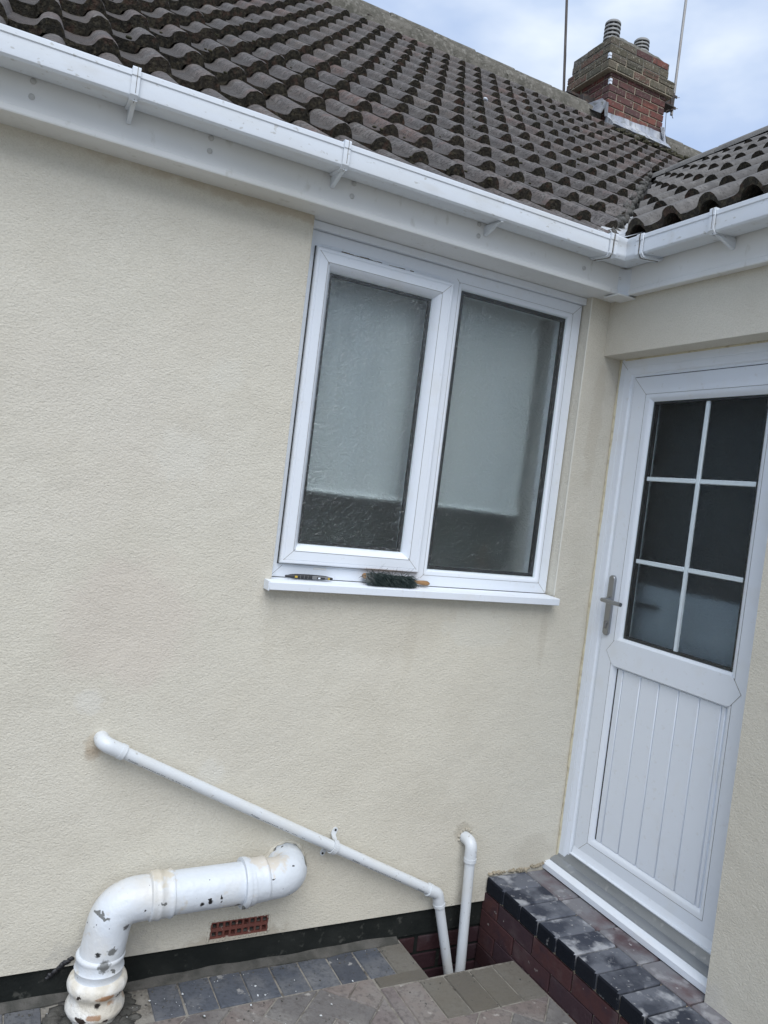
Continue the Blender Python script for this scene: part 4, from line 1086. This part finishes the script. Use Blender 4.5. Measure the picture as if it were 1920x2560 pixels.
# broken mortar along the cut tiles
def lumps(bm, pts, r0, r1, sq=(1, 1, 1)):
    for p in pts:
        bmesh.ops.create_icosphere(bm, subdivisions=1, radius=random.uniform(r0, r1), matrix=Matrix.Translation(p) @ Matrix.Rotation(random.uniform(0, 3), 4, 'Z') @ Matrix.Diagonal((*sq, 1)))
bm = bmesh.new(); pts = []
for k in range(150):
    c = -.10 + 2.2 * (k / 150) ** 1.15
    P = roofpt(0, 1 + (c + .03 - .12) / (P_['ga'] * math.cos(P_['th'])))
    pts.append(Vector((c - .045 + random.uniform(-.018, .018), c + .0, P.z - .060 - random.uniform(0, .03))))
lumps(bm, pts, .010, .026)
for v in bm.verts: v.co += Vector((noise.noise(v.co * 40), noise.noise(v.co * 40 + Vector((9, 0, 0))), noise.noise(v.co * 40 + Vector((0, 9, 0))))) * .022
link('valley_mortar', finish(bm, M['cement'], smooth=True), roof, kind='stuff')
# ridge tiles
def ridge_tile(length, r, seed):
    rnd = random.Random(seed); bm = bmesh.new(); n = 8; rr = []
    for x in (0, .012, length * .5, length - .012, length):
        s = .93 if x in (0, length) else 1
        ring_ = []
        for q in range(n + 1):
            a = PI * q / n
            ring_.append(bm.verts.new((x, -math.cos(a) * r * s * 1.05, math.sin(a) * r * s * .80 + rnd.uniform(-.002, .002))))
        rr.append(ring_)
    for k in range(4):
        for q in range(n): bm.faces.new((rr[k][q], rr[k][q + 1], rr[k + 1][q + 1], rr[k + 1][q]))
    for k in (0, 4): bm.faces.new(rr[k])
    return finish(bm, M['mortar_old'], auto=40)
rts = [ridge_tile(.445, .105, k) for k in range(3)]
x = -3.6; k = 0
while x < 7.5:
    dz = .015 * math.sin(x * 2.3) * .5 + random.uniform(-.003, .003)
    if not (2.78 < x + .2 < 3.72):
        link('ridge_tile', rts[k % 3], roof, loc=(x, RY, RZ - .075 + dz - (x - .5) * .004))
    x += .452; k += 1
bm = bmesh.new(); prs = []
for k in range(241):
    x = -3.6 + 11.1 * k / 240; a = noise.noise(Vector((x * 6, 0, 0))); b = noise.noise(Vector((x * 17, 4, 0)))
    z0_ = RZ - .020 - (x - .5) * .004
    prs.append([bm.verts.new((x, RY - .060, z0_)), bm.verts.new((x, RY - .110 - .006 * b, z0_ - .045 + .006 * a)), bm.verts.new((x, RY - .128 - .012 * a, z0_ - .105 + .008 * b)), bm.verts.new((x, RY - .13 - .010 * b, z0_ - .18))])
for k in range(240):
    for q in range(3): bm.faces.new((prs[k][q], prs[k + 1][q], prs[k + 1][q + 1], prs[k][q + 1]))
link('ridge_mortar', finish(bm, M['mortar_old'], smooth=True, recalc=False), roof)
M['ridge_dark'] = mat('dark_ridge_tile', (0.15, 0.145, 0.135), 0.95, var=[(12, .45, .65, (0.22, .21, .19), .6)], bump=[(90, .004), (20, .004)])
rtw = ridge_tile(.445, .098, 9); rtw.materials.clear(); rtw.materials.append(M['ridge_dark'])
y = 2.42; k = 0
while y > -5:
    o = link('ridge_tile', rtw, roof2, loc=(XR, y, ZR - .045)); o.rotation_euler = (0, 0, -PI / 2)
    y -= .45
# moss by the chimney
bm = bmesh.new(); pts = []
for k in range(190):
    x = random.uniform(2.85, 4.9); 
    y = 3.58 - abs(random.gauss(0, .10)) if x < 3.7 else 3.60 - abs(random.gauss(0, .22))
    J = 1 + (y - .12) / (P_['ga'] * math.cos(P_['th'])); z = roofpt(0, J).z
    fr = ((x - P_['x0']) / S_) % 1
    pts.append(Vector((x, y, z - .035 + random.uniform(-.01, .02))))
lumps(bm, pts, .012, .036, (1.3, 1, .7))
for v in bm.verts: v.co += Vector((noise.noise(v.co * 45), noise.noise(v.co * 45 + Vector((9, 0, 0))), noise.noise(v.co * 45 + Vector((0, 9, 0))))) * .02
for k in range(240):
    j_ = random.randint(1, 13); i_ = random.randint(-9, 34)
    P = roofpt(i_, j_)
    if P.x - P.y > -.1 and P.y < 2.3: continue
    base_ = len(bm.verts)
    off_ = random.choice([-.5, -.42, -.3, -.1, .2, .35]) * S_
    hz_ = -.040 if abs(off_) > .25 * S_ else -.022
    r_ = random.uniform(.004, .009)
    bmesh.ops.create_icosphere(bm, subdivisions=1, radius=r_, matrix=Matrix.Translation(P + Vector((off_, -.004, hz_))) @ Matrix.Diagonal((1.5, 1, .7, 1)))
link('moss_clumps', finish(bm, M['moss'], smooth=True), roof, kind='stuff')

# ------------------------------------------------------------------ chimney
chim = empty('chimney', (3.25, 3.98, 5.4), None, None); chim.parent = house; chim.location = Vector((3.25, 3.98, 5.4)) - house.location
def course(x0, x1, y0, y1, z1, hgt, off, mt, proud=0):
    # run of bricks round the stack: front, back (along x) and the sides between them
    d = .1025
    for (fy0, fy1) in ((y0, y0 + d), (y1 - d, y1)):
        x = x0 - off
        while x < x1 - .01:
            a, b = max(x, x0), min(x + .225, x1)
            if b - a > .025:
                bm = bmesh.new(); add_box(bm, a + (.006 if a > x0 else 0), b - (.006 if b < x1 else 0), fy0, fy1, z1 - hgt + .010, z1, bevel=.004)
                for v in bm.verts: v.co += Vector((noise.noise(v.co * 31), noise.noise(v.co * 33), noise.noise(v.co * 35))) * .0035
                link('brick', finish(bm, mt() if callable(mt) else mt), chim)
            x += .2255
    for (fx0, fx1) in ((x0, x0 + d), (x1 - d, x1)):
        y = y0 + d + .010 - (.1125 - off)
        while y < y1 - d - .02:
            a, b = max(y, y0 + d + .010), min(y + .215, y1 - d - .010)
            if b - a > .025:
                bm = bmesh.new(); add_box(bm, fx0, fx1, a, b, z1 - hgt + .010, z1, bevel=.004)
                link('brick', finish(bm, mt() if callable(mt) else mt), chim)
            y += .2255
CX0, CX1, CY0, CY1 = 2.872, 3.632, 3.70, 4.27
box('mortar_core', CX0 + .008, CX1 - .008, CY0 + .008, CY1 - .008, 5.1, 6.20, M['mortar'], chim)
cz = 6.000
for c in range(9):
    course(CX0, CX1, CY0, CY1, cz - c * .0725, .0725, .1125 * (c % 2), M['brick'])
mossy = lambda: M['brick_mossy'] if random.random() < .78 else M['brick']
box('mortar_core', 2.80, 3.685, 3.668, 4.292, 5.975, 6.125, M['mortar'], chim)
for c in range(2):
    course(2.793, 3.692, 3.660, 4.300, 6.130 - c * .0775, .0765, .1125 * (c % 2), mossy)
box('mortar_core', 2.800, 3.592, 3.672, 4.238, 6.13, 6.285, M['mortar_old'], chim)
for c in range(2):
    course(2.795, 3.598, 3.668, (4.02, 4.242)[c], 6.288 - c * .0775, .0765, .1125 * ((c + 1) % 2), mossy)
bm = bmesh.new()   # flaunching
gx, gy_ = 14, 10; vs2 = []
for a in range(gx + 1):
    row = []
    for b in range(gy_ + 1):
        u, v_ = a / gx, b / gy_
        e = min(u, 1 - u, v_, 1 - v_) * 2
        edge = 6.290 - .075 * max(0, min(1, (v_ - .52) / .2)); z = edge + (.185 + .03 * v_) * min(1, e * 1.25) ** .8 + .014 * noise.noise(Vector((a * .9, b * .9, 0)))
        row.append(bm.verts.new((2.798 + .797 * u, 3.672 + .567 * v_, z if e > 0 else edge - .004 + .012 * noise.noise(Vector((a * 1.7, b * 1.3, 3))))))
    vs2.append(row)
for a in range(gx):
    for b in range(gy_): bm.faces.new((vs2[a][b], vs2[a + 1][b], vs2[a + 1][b + 1], vs2[a][b + 1]))
link('flaunching', finish(bm, M['mortar_old'], smooth=True), chim)
def pot(x, y, rows_, zt):
    bm = bmesh.new(); r = .082; z0 = 6.34
    prof = [(r * .80, z0), (r * .80, z0 + .02)]
    nrow = rows_
    hh_ = (zt - .035 - z0 - .02) / nrow
    for k in range(nrow):
        zb = z0 + .02 + k * hh_
        prof += [(r * 1.02, zb), (r * .99, zb + hh_ * .42), (r * .80, zb + hh_ * .5), (r * .80, zb + hh_)]
    prof += [(r * 1.0, zt - .035), (r * .98, zt - .018), (r * .85, zt - .006), (r * .5, zt), (0.001, zt + .001)]
    seg = 24; rr = []
    for (q, z) in prof:
        rr.append([bm.verts.new((x + q * math.cos(2 * PI * k / seg), y + q * math.sin(2 * PI * k / seg), z)) for k in range(seg)])
    for a in range(len(rr) - 1):
        dark = abs(prof[a][0] - r * .80) < 1e-6 and abs(prof[a + 1][0] - r * .80) < 1e-6
        for k in range(seg):
            f = bm.faces.new((rr[a][k], rr[a][(k + 1) % seg], rr[a + 1][(k + 1) % seg], rr[a + 1][k])); f.material_index = 1 if dark and (k % 3) else 0
    link('chimney_pot', finish(bm, [M['cap_metal'], M['black']]), chim)
pot(3.02, 3.95, 6, 6.645); pot(3.43, 3.95, 6, 6.610)
# lead flashing
def sheet(name, pts, th, mt, parent, **kw):
    bm = bmesh.new(); vs = [bm.verts.new(p) for p in pts]; bm.faces.new(vs)
    bmesh.ops.solidify(bm, geom=bm.faces[:], thickness=th)
    return link(name, finish(bm, mt), parent, **kw)
bm = bmesh.new(); pr_ = []
for k in range(25):
    x = 2.862 + .785 * k / 24; w = .004 * math.sin(k * 1.3); zt = 5.565 + .035 * k / 24 + (.006 if (k // 5) % 2 else 0)
    pr_.append([bm.verts.new((x, 3.692, zt)), bm.verts.new((x, 3.688, zt)), bm.verts.new((x, 3.684 + w, 5.53)), bm.verts.new((x, 3.60 + w * 2, 5.455 + w)), bm.verts.new((x, 3.55 + w, 5.40 + w)), bm.verts.new((x, 3.60, 5.38)), bm.verts.new((x, 3.695, 5.45))])
for k in range(24):
    for q in range(7): bm.faces.new((pr_[k][q], pr_[k + 1][q], pr_[k + 1][(q + 1) % 7], pr_[k][(q + 1) % 7]))
bm.faces.new(pr_[0]); bm.faces.new(pr_[-1])
link('lead_flashing', finish(bm, M['lead'], auto=50), chim)
sheet('lead_flashing', [(2.795, 3.66, 5.645), (2.868, 3.675, 5.655), (2.872, 3.672, 5.52), (2.83, 3.665, 5.50)], .004, M['lead'], chim)
sheet('lead_flashing', [(2.862, 3.68, 5.655), (2.862, 3.78, 5.74), (2.860, 3.93, 5.76), (2.74, 3.93, 5.68), (2.70, 3.80, 5.60), (2.76, 3.64, 5.50)], .004, M['lead'], chim)
sheet('lead_flashing', [(3.590, 3.682, 5.65), (3.642, 3.680, 5.66), (3.650, 3.70, 5.48), (3.64, 3.61, 5.43), (3.600, 3.61, 5.43)], .004, M['lead'], chim)
# metal corner plates with their wire
for (cx_, cy_, zz, w_) in ((2.793, 3.660, 6.065, .022), (2.872, 3.70, 5.855, .024)):
    bm = bmesh.new()
    add_box(bm, cx_ - .004, cx_ + w_, cy_ - .0045, cy_ - .0025, zz, zz + .055, bevel=.0008)
    add_box(bm, cx_ - .0055, cx_ - .0035, cy_ - .0045, cy_ + w_, zz, zz + .055, bevel=.0008)
    link('corner_plate', finish(bm, M['upvc']), chim)
wire = bmesh.new()
tube(wire, [(2.86, 4.27, 5.95), (2.864, 3.99, 5.90), (2.866, 3.692, 5.885), (3.2, 3.694, 5.85), (3.625, 3.692, 5.83), (3.64, 3.75, 5.83)], .0018, seg=6)
tube(wire, [(2.789, 4.30, 6.10), (2.787, 3.654, 6.09), (3.3, 3.655, 6.10), (3.698, 3.655, 6.11)], .0018, seg=6)
link('lashing_wire', finish(wire, M['steel_dark'], smooth=True), chim)

# ------------------------------------------------------------------ aerial masts
ma = empty('aerial_mast', (3.925, 3.9, 6.0), 'pale galvanised aerial pole bracketed to the right side of the chimney', 'aerial pole')
bm = bmesh.new(); tube(bm, [(3.928, 3.9, 5.965), (3.915, 3.9, 8.4)], .0145, seg=14); link('pole', finish(bm, M['galv'], auto=60), ma)
bm = bmesh.new(); add_box(bm, 3.693, 3.86, 3.80, 3.98, 5.985, 5.998, bevel=.002); add_box(bm, 3.693, 3.705, 3.70, 4.02, 5.985, 6.14, bevel=.003); add_box(bm, 3.70, 3.92, 3.875, 3.885, 6.00, 6.13, bevel=.002)
add_box(bm, 3.895, 3.955, 3.872, 3.884, 6.02, 6.05, bevel=.003); add_box(bm, 3.895, 3.955, 3.872, 3.884, 6.14, 6.17, bevel=.003); add_box(bm, 3.86, 3.90, 3.86, 3.94, 5.99, 6.18, bevel=.003)
link('bracket', finish(bm, M['steel_dark']), ma)
bm = bmesh.new(); tube(bm, [(3.905, 3.93, 6.035), (3.97, 3.86, 6.035)], .004, seg=6); tube(bm, [(3.905, 3.93, 6.155), (3.975, 3.86, 6.155)], .004, seg=6); link('clamp_bolt', finish(bm, M['galv']), ma)
bm = bmesh.new()
tube(bm, fillet([(3.927, 3.895, 5.975), (3.93, 3.88, 5.93), (3.86, 3.80, 5.87), (3.70, 3.70, 5.87), (3.64, 3.68, 5.83), (3.655, 3.675, 5.6), (3.70, 3.66, 5.48)], .03), .003, seg=6); link('cable', finish(bm, M['steel_dark'], smooth=True), ma)
mb = empty('aerial_mast', (2.61, 4.1, 5.75), 'thin dark brown aerial pole rising behind the ridge left of the chimney', 'aerial pole')
bm = bmesh.new(); d_ = (Vector((2.508, 4.1, 6.748)) - Vector((2.618, 4.1, 5.823)))
tube(bm, [Vector((2.628, 4.1, 5.74)), Vector((2.618, 4.1, 5.823)) + d_ * 2.6], .0135, seg=12); link('pole', finish(bm, M['dark_pole'], auto=60), mb)
bm = bmesh.new(); tube(bm, [Vector((2.612, 4.085, 5.86)), Vector((2.60, 4.085, 5.97)), Vector((2.575, 4.083, 6.2)), Vector((2.56, 4.084, 6.3))], .003, seg=6); link('cable', finish(bm, M['black'], smooth=True), mb)
bm = bmesh.new(); add_box(bm, 2.60, 2.875, 4.00, 4.02, 5.80, 5.825, bevel=.002); add_box(bm, 2.72, 2.868, 3.90, 4.25, 5.70, 5.79, bevel=.004); add_box(bm, 2.60, 2.64, 4.01, 4.115, 5.79, 5.83, bevel=.003); link('bracket', finish(bm, M['steel_dark']), mb)

# ------------------------------------------------------------------ waste pipes
r1 = .0192
pw = empty('waste_pipe', (-1.1, -.045, .3), 'long thin white waste pipe slanting down across the wall into the drain pit', 'pipe')
A_ = Vector((-1.812, -.045, .634)); B_ = Vector((-.515, -.045, -.006)); C_ = Vector((-.415, -.045, -.345)); D_ = Vector((-.36, -.045, -.56))
dAB = (B_ - A_).normalized(); dBC = (C_ - B_).normalized()
bm = bmesh.new(); tube(bm, [A_ + dAB * .05, B_ - dAB * .02], r1, seg=24); run = link('pipe_run', finish(bm, M['pipe'], auto=60), pw)
bm = bmesh.new(); tube(bm, [B_ + dBC * .02, C_, D_], r1, seg=24); link('pipe_run', finish(bm, M['pipe'], auto=60), pw)
bm = bmesh.new(); tube(bm, fillet([A_ + Vector((0, .06, 0)), A_, A_ + dAB * .070], .030, 8), .0235, seg=24); tube(bm, [A_ + dAB * .058, A_ + dAB * .074], .0250, seg=24); link('elbow', finish(bm, M['pipe'], auto=60), pw)
bm = bmesh.new(); tube(bm, fillet([B_ - dAB * .048, B_, B_ + dBC * .048], .030, 8), .0228, seg=24); tube(bm, [B_ - dAB * .052, B_ - dAB * .040], .0245, seg=24); tube(bm, [B_ + dBC * .040, B_ + dBC * .052], .0245, seg=24); link('elbow', finish(bm, M['pipe'], auto=60), pw)
# clip
K_ = A_ + dAB * ((-.985 - A_.x) / dAB.x)
nz = dAB.cross(Vector((0, 1, 0))); nz = nz if nz.z > 0 else -nz
bm = bmesh.new()
arc = []
for q in range(13):
    a = PI * (q / 12) - PI / 2
    arc.append(K_ + nz * math.sin(a) * (r1 + .0045) - Vector((0, 1, 0)) * math.cos(a) * (r1 + .0045))
arc = [K_ - nz * .042 + Vector((0, .043, 0)), K_ - nz * .030 + Vector((0, .040, 0)), K_ - nz * .0215 + Vector((0, .015, 0))] + arc + [K_ + nz * .0215 + Vector((0, .015, 0)), K_ + nz * .030 + Vector((0, .040, 0)), K_ + nz * .042 + Vector((0, .043, 0))]
for k in range(len(arc) - 1):
    a, b = arc[k], arc[k + 1]; t = (b - a).normalized(); n3 = t.cross(dAB).normalized()
    vs = [bm.verts.new(p + dAB * s * .0095 + n3 * e * .0022) for p in (a, b) for s in (-1, 1) for e in (-1, 1)]
    for q in ((0, 1, 3, 2), (4, 6, 7, 5), (0, 2, 6, 4), (1, 5, 7, 3), (0, 4, 5, 1), (2, 3, 7, 6)): bm.faces.new([vs[i_] for i_ in q])
cl = link('pipe_clip', finish(bm, M['pipe'], auto=50), pw)
for sg in (-1, 1):
    c_ = K_ + nz * sg * .046 + Vector((0, .040, 0))
    bm = bmesh.new(); tube(bm, [c_, c_ + Vector((0, .006, 0))], .009, seg=14); link('clip_lug', finish(bm, M['pipe'], auto=50), pw)
    bm = bmesh.new(); tube(bm, [c_ - Vector((0, .0012, 0)), c_ + Vector((0, .001, 0))], .0042, seg=12); link('screw_hole', finish(bm, M['black']), pw)
# maker's print along the pipe
def pipe_print(s_list):
    bm = bmesh.new()
    def at(s, w, off=0):   # s along, w round the pipe
        a = w / r1
        base = A_ + dAB * s
        return base + (nz * math.sin(a) - Vector((0, 1, 0)) * math.cos(a)) * (r1 + .0003 + off)
    for s0 in s_list:
        cu = bpy.data.curves.new('txt', 'FONT'); cu.body = 'Polypipe'; cu.size = .0105; cu.resolution_u = 2
        to = bpy.data.objects.new('txt', cu); me_ = to.to_mesh()
        vm = [at(s0 + .006 + v.co.x, v.co.y - .014) for v in me_.vertices]
        vs = [bm.verts.new(p) for p in vm]
        for p in me_.polygons:
            try: bm.faces.new([vs[i_] for i_ in p.vertices])
            except ValueError: pass
        to.to_mesh_clear(); bpy.data.objects.remove(to); bpy.data.curves.remove(cu)
        s = s0 + .058; rnd = random.Random(int(s0 * 1000))
        while s < s0 + .24:
            w = rnd.uniform(.002, .006); y0 = -.0135
            if rnd.random() < .75:
                q = [at(s, y0), at(s + w, y0), at(s + w, y0 + rnd.uniform(.0012, .0030)), at(s, y0 + .0025)]
                bm.faces.new([bm.verts.new(p) for p in q])
            s += w + rnd.uniform(.001, .005)
    link('maker_print', finish(bm, M['print'], recalc=False), pw, kind='stuff')
pipe_print([.085, .555, 1.005, 1.33])
pw2 = empty('waste_pipe', (-.40, -.07, -.1), 'short upright white pipe leaving the wall by the step and dropping into the pit', 'pipe')
E0 = Vector((-.390, .03, .184)); E1 = Vector((-.390, -.050, .184)); E2 = Vector((-.366, -.062, -.56)); dE = (E2 - E1).normalized()
bm = bmesh.new(); tube(bm, [E1 + dE * .05, E2], r1 + .0008, seg=24); link('pipe_run', finish(bm, M['pipe'], auto=60), pw2)
bm = bmesh.new(); tube(bm, fillet([E0, E1, E1 + dE * .072], .028, 8), .0238, seg=24); tube(bm, [E1 + dE * .060, E1 + dE * .075], .0252, seg=24); link('elbow', finish(bm, M['pipe'], auto=60), pw2)
bm = bmesh.new(); lumps(bm, [Vector((-.390 + .03 * math.cos(a * .5), -.001, .186 + .03 * math.sin(a * .5))) for a in range(13)], .004, .009, (1, .5, 1)); link('mortar_collar', finish(bm, M['render'], smooth=True), pw2)

# ------------------------------------------------------------------ soil pipe
sp = empty('soil_pipe', (-1.755, -.1, GZ), 'thick cast iron soil pipe in flaking white paint bending from the wall to the ground', 'pipe')
rs = .0665
path = fillet([(-1.148, .05, .170), (-1.150, -.1, .170), (-1.34, -.1, .1645)], [.115], 14)
bm = bmesh.new(); tube(bm, path, rs * .98, seg=36); link('elbow', finish(bm, M['soil'], auto=60), sp)
bm = bmesh.new(); tube(bm, [(-1.33, -.1, .1650), (-1.60, -.1, .160)], rs * .985, seg=36); link('pipe_run', finish(bm, M['soil'], auto=60), sp)
bm = bmesh.new(); tube(bm, fillet([(-1.59, -.1, .160), (-1.735, -.1, .152), (-1.757, -.1, -.03)], [.115], 12), rs, seg=36); link('elbow', finish(bm, M['soil'], auto=60), sp)
def collar(p0, p1, profile, mt, nm='collar'):
    p0 = Vector(p0); p1 = Vector(p1)
    bm = bmesh.new(); tube(bm, [p0.lerp(p1, t) for t, _ in profile], 0, seg=40, rads=[r for _, r in profile]); link(nm, finish(bm, mt, auto=45), sp)
collar((-1.316, -.1, .165), (-1.335, -.1, .165), [(0, rs), (.05, .079), (.5, .080), (.95, .079), (1, rs)], M['soil'], 'flange')
collar((-1.248, -.1, .172), (-1.318, -.1, .165), [(0, rs), (.05, .0705), (.15, .0715), (.2, .070), (.4, .0705), (.7, .0705), (.72, .074), (.85, .075), (.98, .0745), (1, .07)], M['soil'])
collar((-1.560, -.1, .1605), (-1.640, -.1, .160), [(0, rs), (.02, .072), (.08, .0735), (.14, .072), (.18, .0705), (.45, .0705), (.5, .0745), (.58, .075), (.64, .0735), (.70, .072), (.78, .0735), (.86, .073), (.92, rs)], M['soil'])
collar((-1.7565, -.1, .005), (-1.757, -.1, -.085), [(0, rs), (.03, .0705), (.10, .073), (.17, .0705), (.22, .070), (.42, .070), (.48, .0735), (.56, .071), (.66, .0695), (.8, .0695), (.86, .073), (.94, .0735), (1, .068)], M['soil'])
collar((-1.757, -.1, -.062), (-1.757, -.1, -.215), [(0, .060), (.02, .076), (.08, .085), (.16, .0885), (.24, .086), (.30, .079), (.36, .0745), (.42, .0755), (.50, .081), (.58, .0865), (.65, .087), (.72, .082), (.76, .074), (.80, .069), (1, .0675)], M['soil_hub'], 'hub')
collar((-1.757, -.1, -.19), (-1.757, -.1, -.45), [(0, .0675), (1, .0675)], M['soil_hub'], 'pipe_run')
bm = bmesh.new(); tube(bm, [Vector((-1.148 + .070 * math.cos(a * PI / 18), -.001, .170 + .070 * math.sin(a * PI / 18))) for a in range(37)], .007, seg=8, rads=[.006 + .003 * math.sin(a * 1.9) for a in range(37)])
for v in bm.verts: v.co += Vector((noise.noise(v.co * 60), 0, noise.noise(v.co * 60 + Vector((9, 0, 0))))) * .004
link('mortar_collar', finish(bm, M['render'], smooth=True), sp)

# ------------------------------------------------------------------ on the sill
SZ = 1.1672
tool = empty('cutter_knife', (-1.175, .022, SZ), 'small black hand tool with grey slider and yellow marks at the left of the sill', 'tool')
bm = bmesh.new(); n = 22; pr_ = []
for k in range(n + 1):
    t = k / n; x = -1.264 + .178 * t
    hgt = .0095 * min(1, (1 - (2 * abs(t - .5)) ** 6) ** .8 + .0) * (1 - .25 * abs(t - .45)); hgt = max(hgt, .0035)
    cz_ = SZ + .0105 + .001 * (1 - (2 * t - 1) ** 2)
    dpt = hgt * 1.05
    pr_.append([bm.verts.new((x, .022 + dpt * math.cos(a), cz_ + hgt * math.sin(a))) for a in [2 * PI * q / 12 for q in range(12)]])
for k in range(n):
    for q in range(12): bm.faces.new((pr_[k][q], pr_[k][(q + 1) % 12], pr_[k + 1][(q + 1) % 12], pr_[k + 1][q]))
bm.faces.new(pr_[0]); bm.faces.new(pr_[-1])
link('body', finish(bm, M['tool_black'], auto=60), tool)
zc = SZ + .011
box('face_plate', -1.167, -1.100, .0105, .020, zc - .0062, zc + .0062, M['tool_grey'], tool, bevel=.002)
box('slider', -1.150, -1.120, .0085, .012, zc - .0035, zc + .0035, M['tool_black'], tool, bevel=.001)
box('display_mark', -1.146, -1.138, .0078, .0090, zc - .0025, zc + .0025, M['upvc'], tool)
box('yellow_mark', -1.232, -1.222, .0105, .014, zc - .0035, zc + .0035, M['tool_yellow'], tool, bevel=.001)
box('yellow_mark', -1.108, -1.101, .0088, .014, zc - .0040, zc + .0030, M['tool_yellow'], tool, bevel=.001)
for xx in (-1.212, -1.198, -1.184): box('grip_rib', xx, xx + .0012, .0105, .014, zc - .0060, zc + .0060, M['tool_grey'], tool)
br = empty('hand_brush', (-.83, .0, SZ), 'wooden hand brush with dark green bristles lying on the window sill', 'brush')
bm = bmesh.new(); sh = []
ax = [(-.962, .0125, .020), (-.955, .016, .024), (-.92, .018, .026), (-.86, .018, .026), (-.80, .017, .024), (-.775, .012, .019), (-.755, .009, .014), (-.735, .0095, .014), (-.710, .0125, .016), (-.695, .0120, .014), (-.687, .006, .008)]
for (x, hz, hy) in ax:
    sh.append([bm.verts.new((x, .022 + hy * math.cos(a), SZ + .0285 - (x + .962) * .045 + hz * .75 * math.sin(a))) for a in [2 * PI * q / 12 for q in range(12)]])
for k in range(len(ax) - 1):
    for q in range(12): bm.faces.new((sh[k][q], sh[k][(q + 1) % 12], sh[k + 1][(q + 1) % 12], sh[k + 1][q]))
bm.faces.new(sh[0]); bm.faces.new(sh[-1])
link('wooden_stock', finish(bm, M['wood'], smooth=True), br)
bm = bmesh.new(); rnd = random.Random(3)
for k in range(2600):
    x = rnd.uniform(-.962, -.772); ph = rnd.uniform(-1.0, .35)
    base = Vector((x, .004 + rnd.uniform(-.006, .012), SZ + .030 + rnd.uniform(-.014, .012) - (x + .962) * .04))
    Ln = rnd.uniform(.030, .052) * (1.0 if x < -.79 else .75)
    d0 = Vector((rnd.gauss(.10, .35), -1, -.15 + rnd.gauss(0, .38))).normalized()
    stray = k % 16 == 0
    if stray: Ln *= 1.15; d0 = Vector((rnd.gauss(0, 1), -.5, rnd.gauss(.2, .8))).normalized()
    p1 = base + d0 * Ln * .55; p2 = base + d0 * Ln + Vector((rnd.gauss(.003, .004), 0, -.010 * (0 if stray else 1)))
    for p in (p1, p2):
        p.z = max(p.z, (SZ + .0015) if p.y > -.049 else SZ - .016)
    w = Vector((.0008, 0, .0005)) if rnd.random() < .5 else Vector((.0002, 0, .0010))
    vs = [bm.verts.new(q) for q in (base - w, base + w, p1 + w, p1 - w)]; bm.faces.new(vs)
    bm.faces.new((vs[3], vs[2], bm.verts.new(p2)))
link('bristles', finish(bm, M['bristle'], recalc=False), br, kind='stuff')

# a white pebble-like dropping on the roof
bm = bmesh.new(); P = roofpt(10, 8.1); 
lumps(bm, [Vector((1.0, 0, 0))], .016, .017, (1, 1.6, .6)); bmesh.ops.translate(bm, verts=bm.verts, vec=Vector((P.x - .95, P.y, P.z + .0)))
link('roof_fleck', finish(bm, M['upvc'], smooth=True), roof)
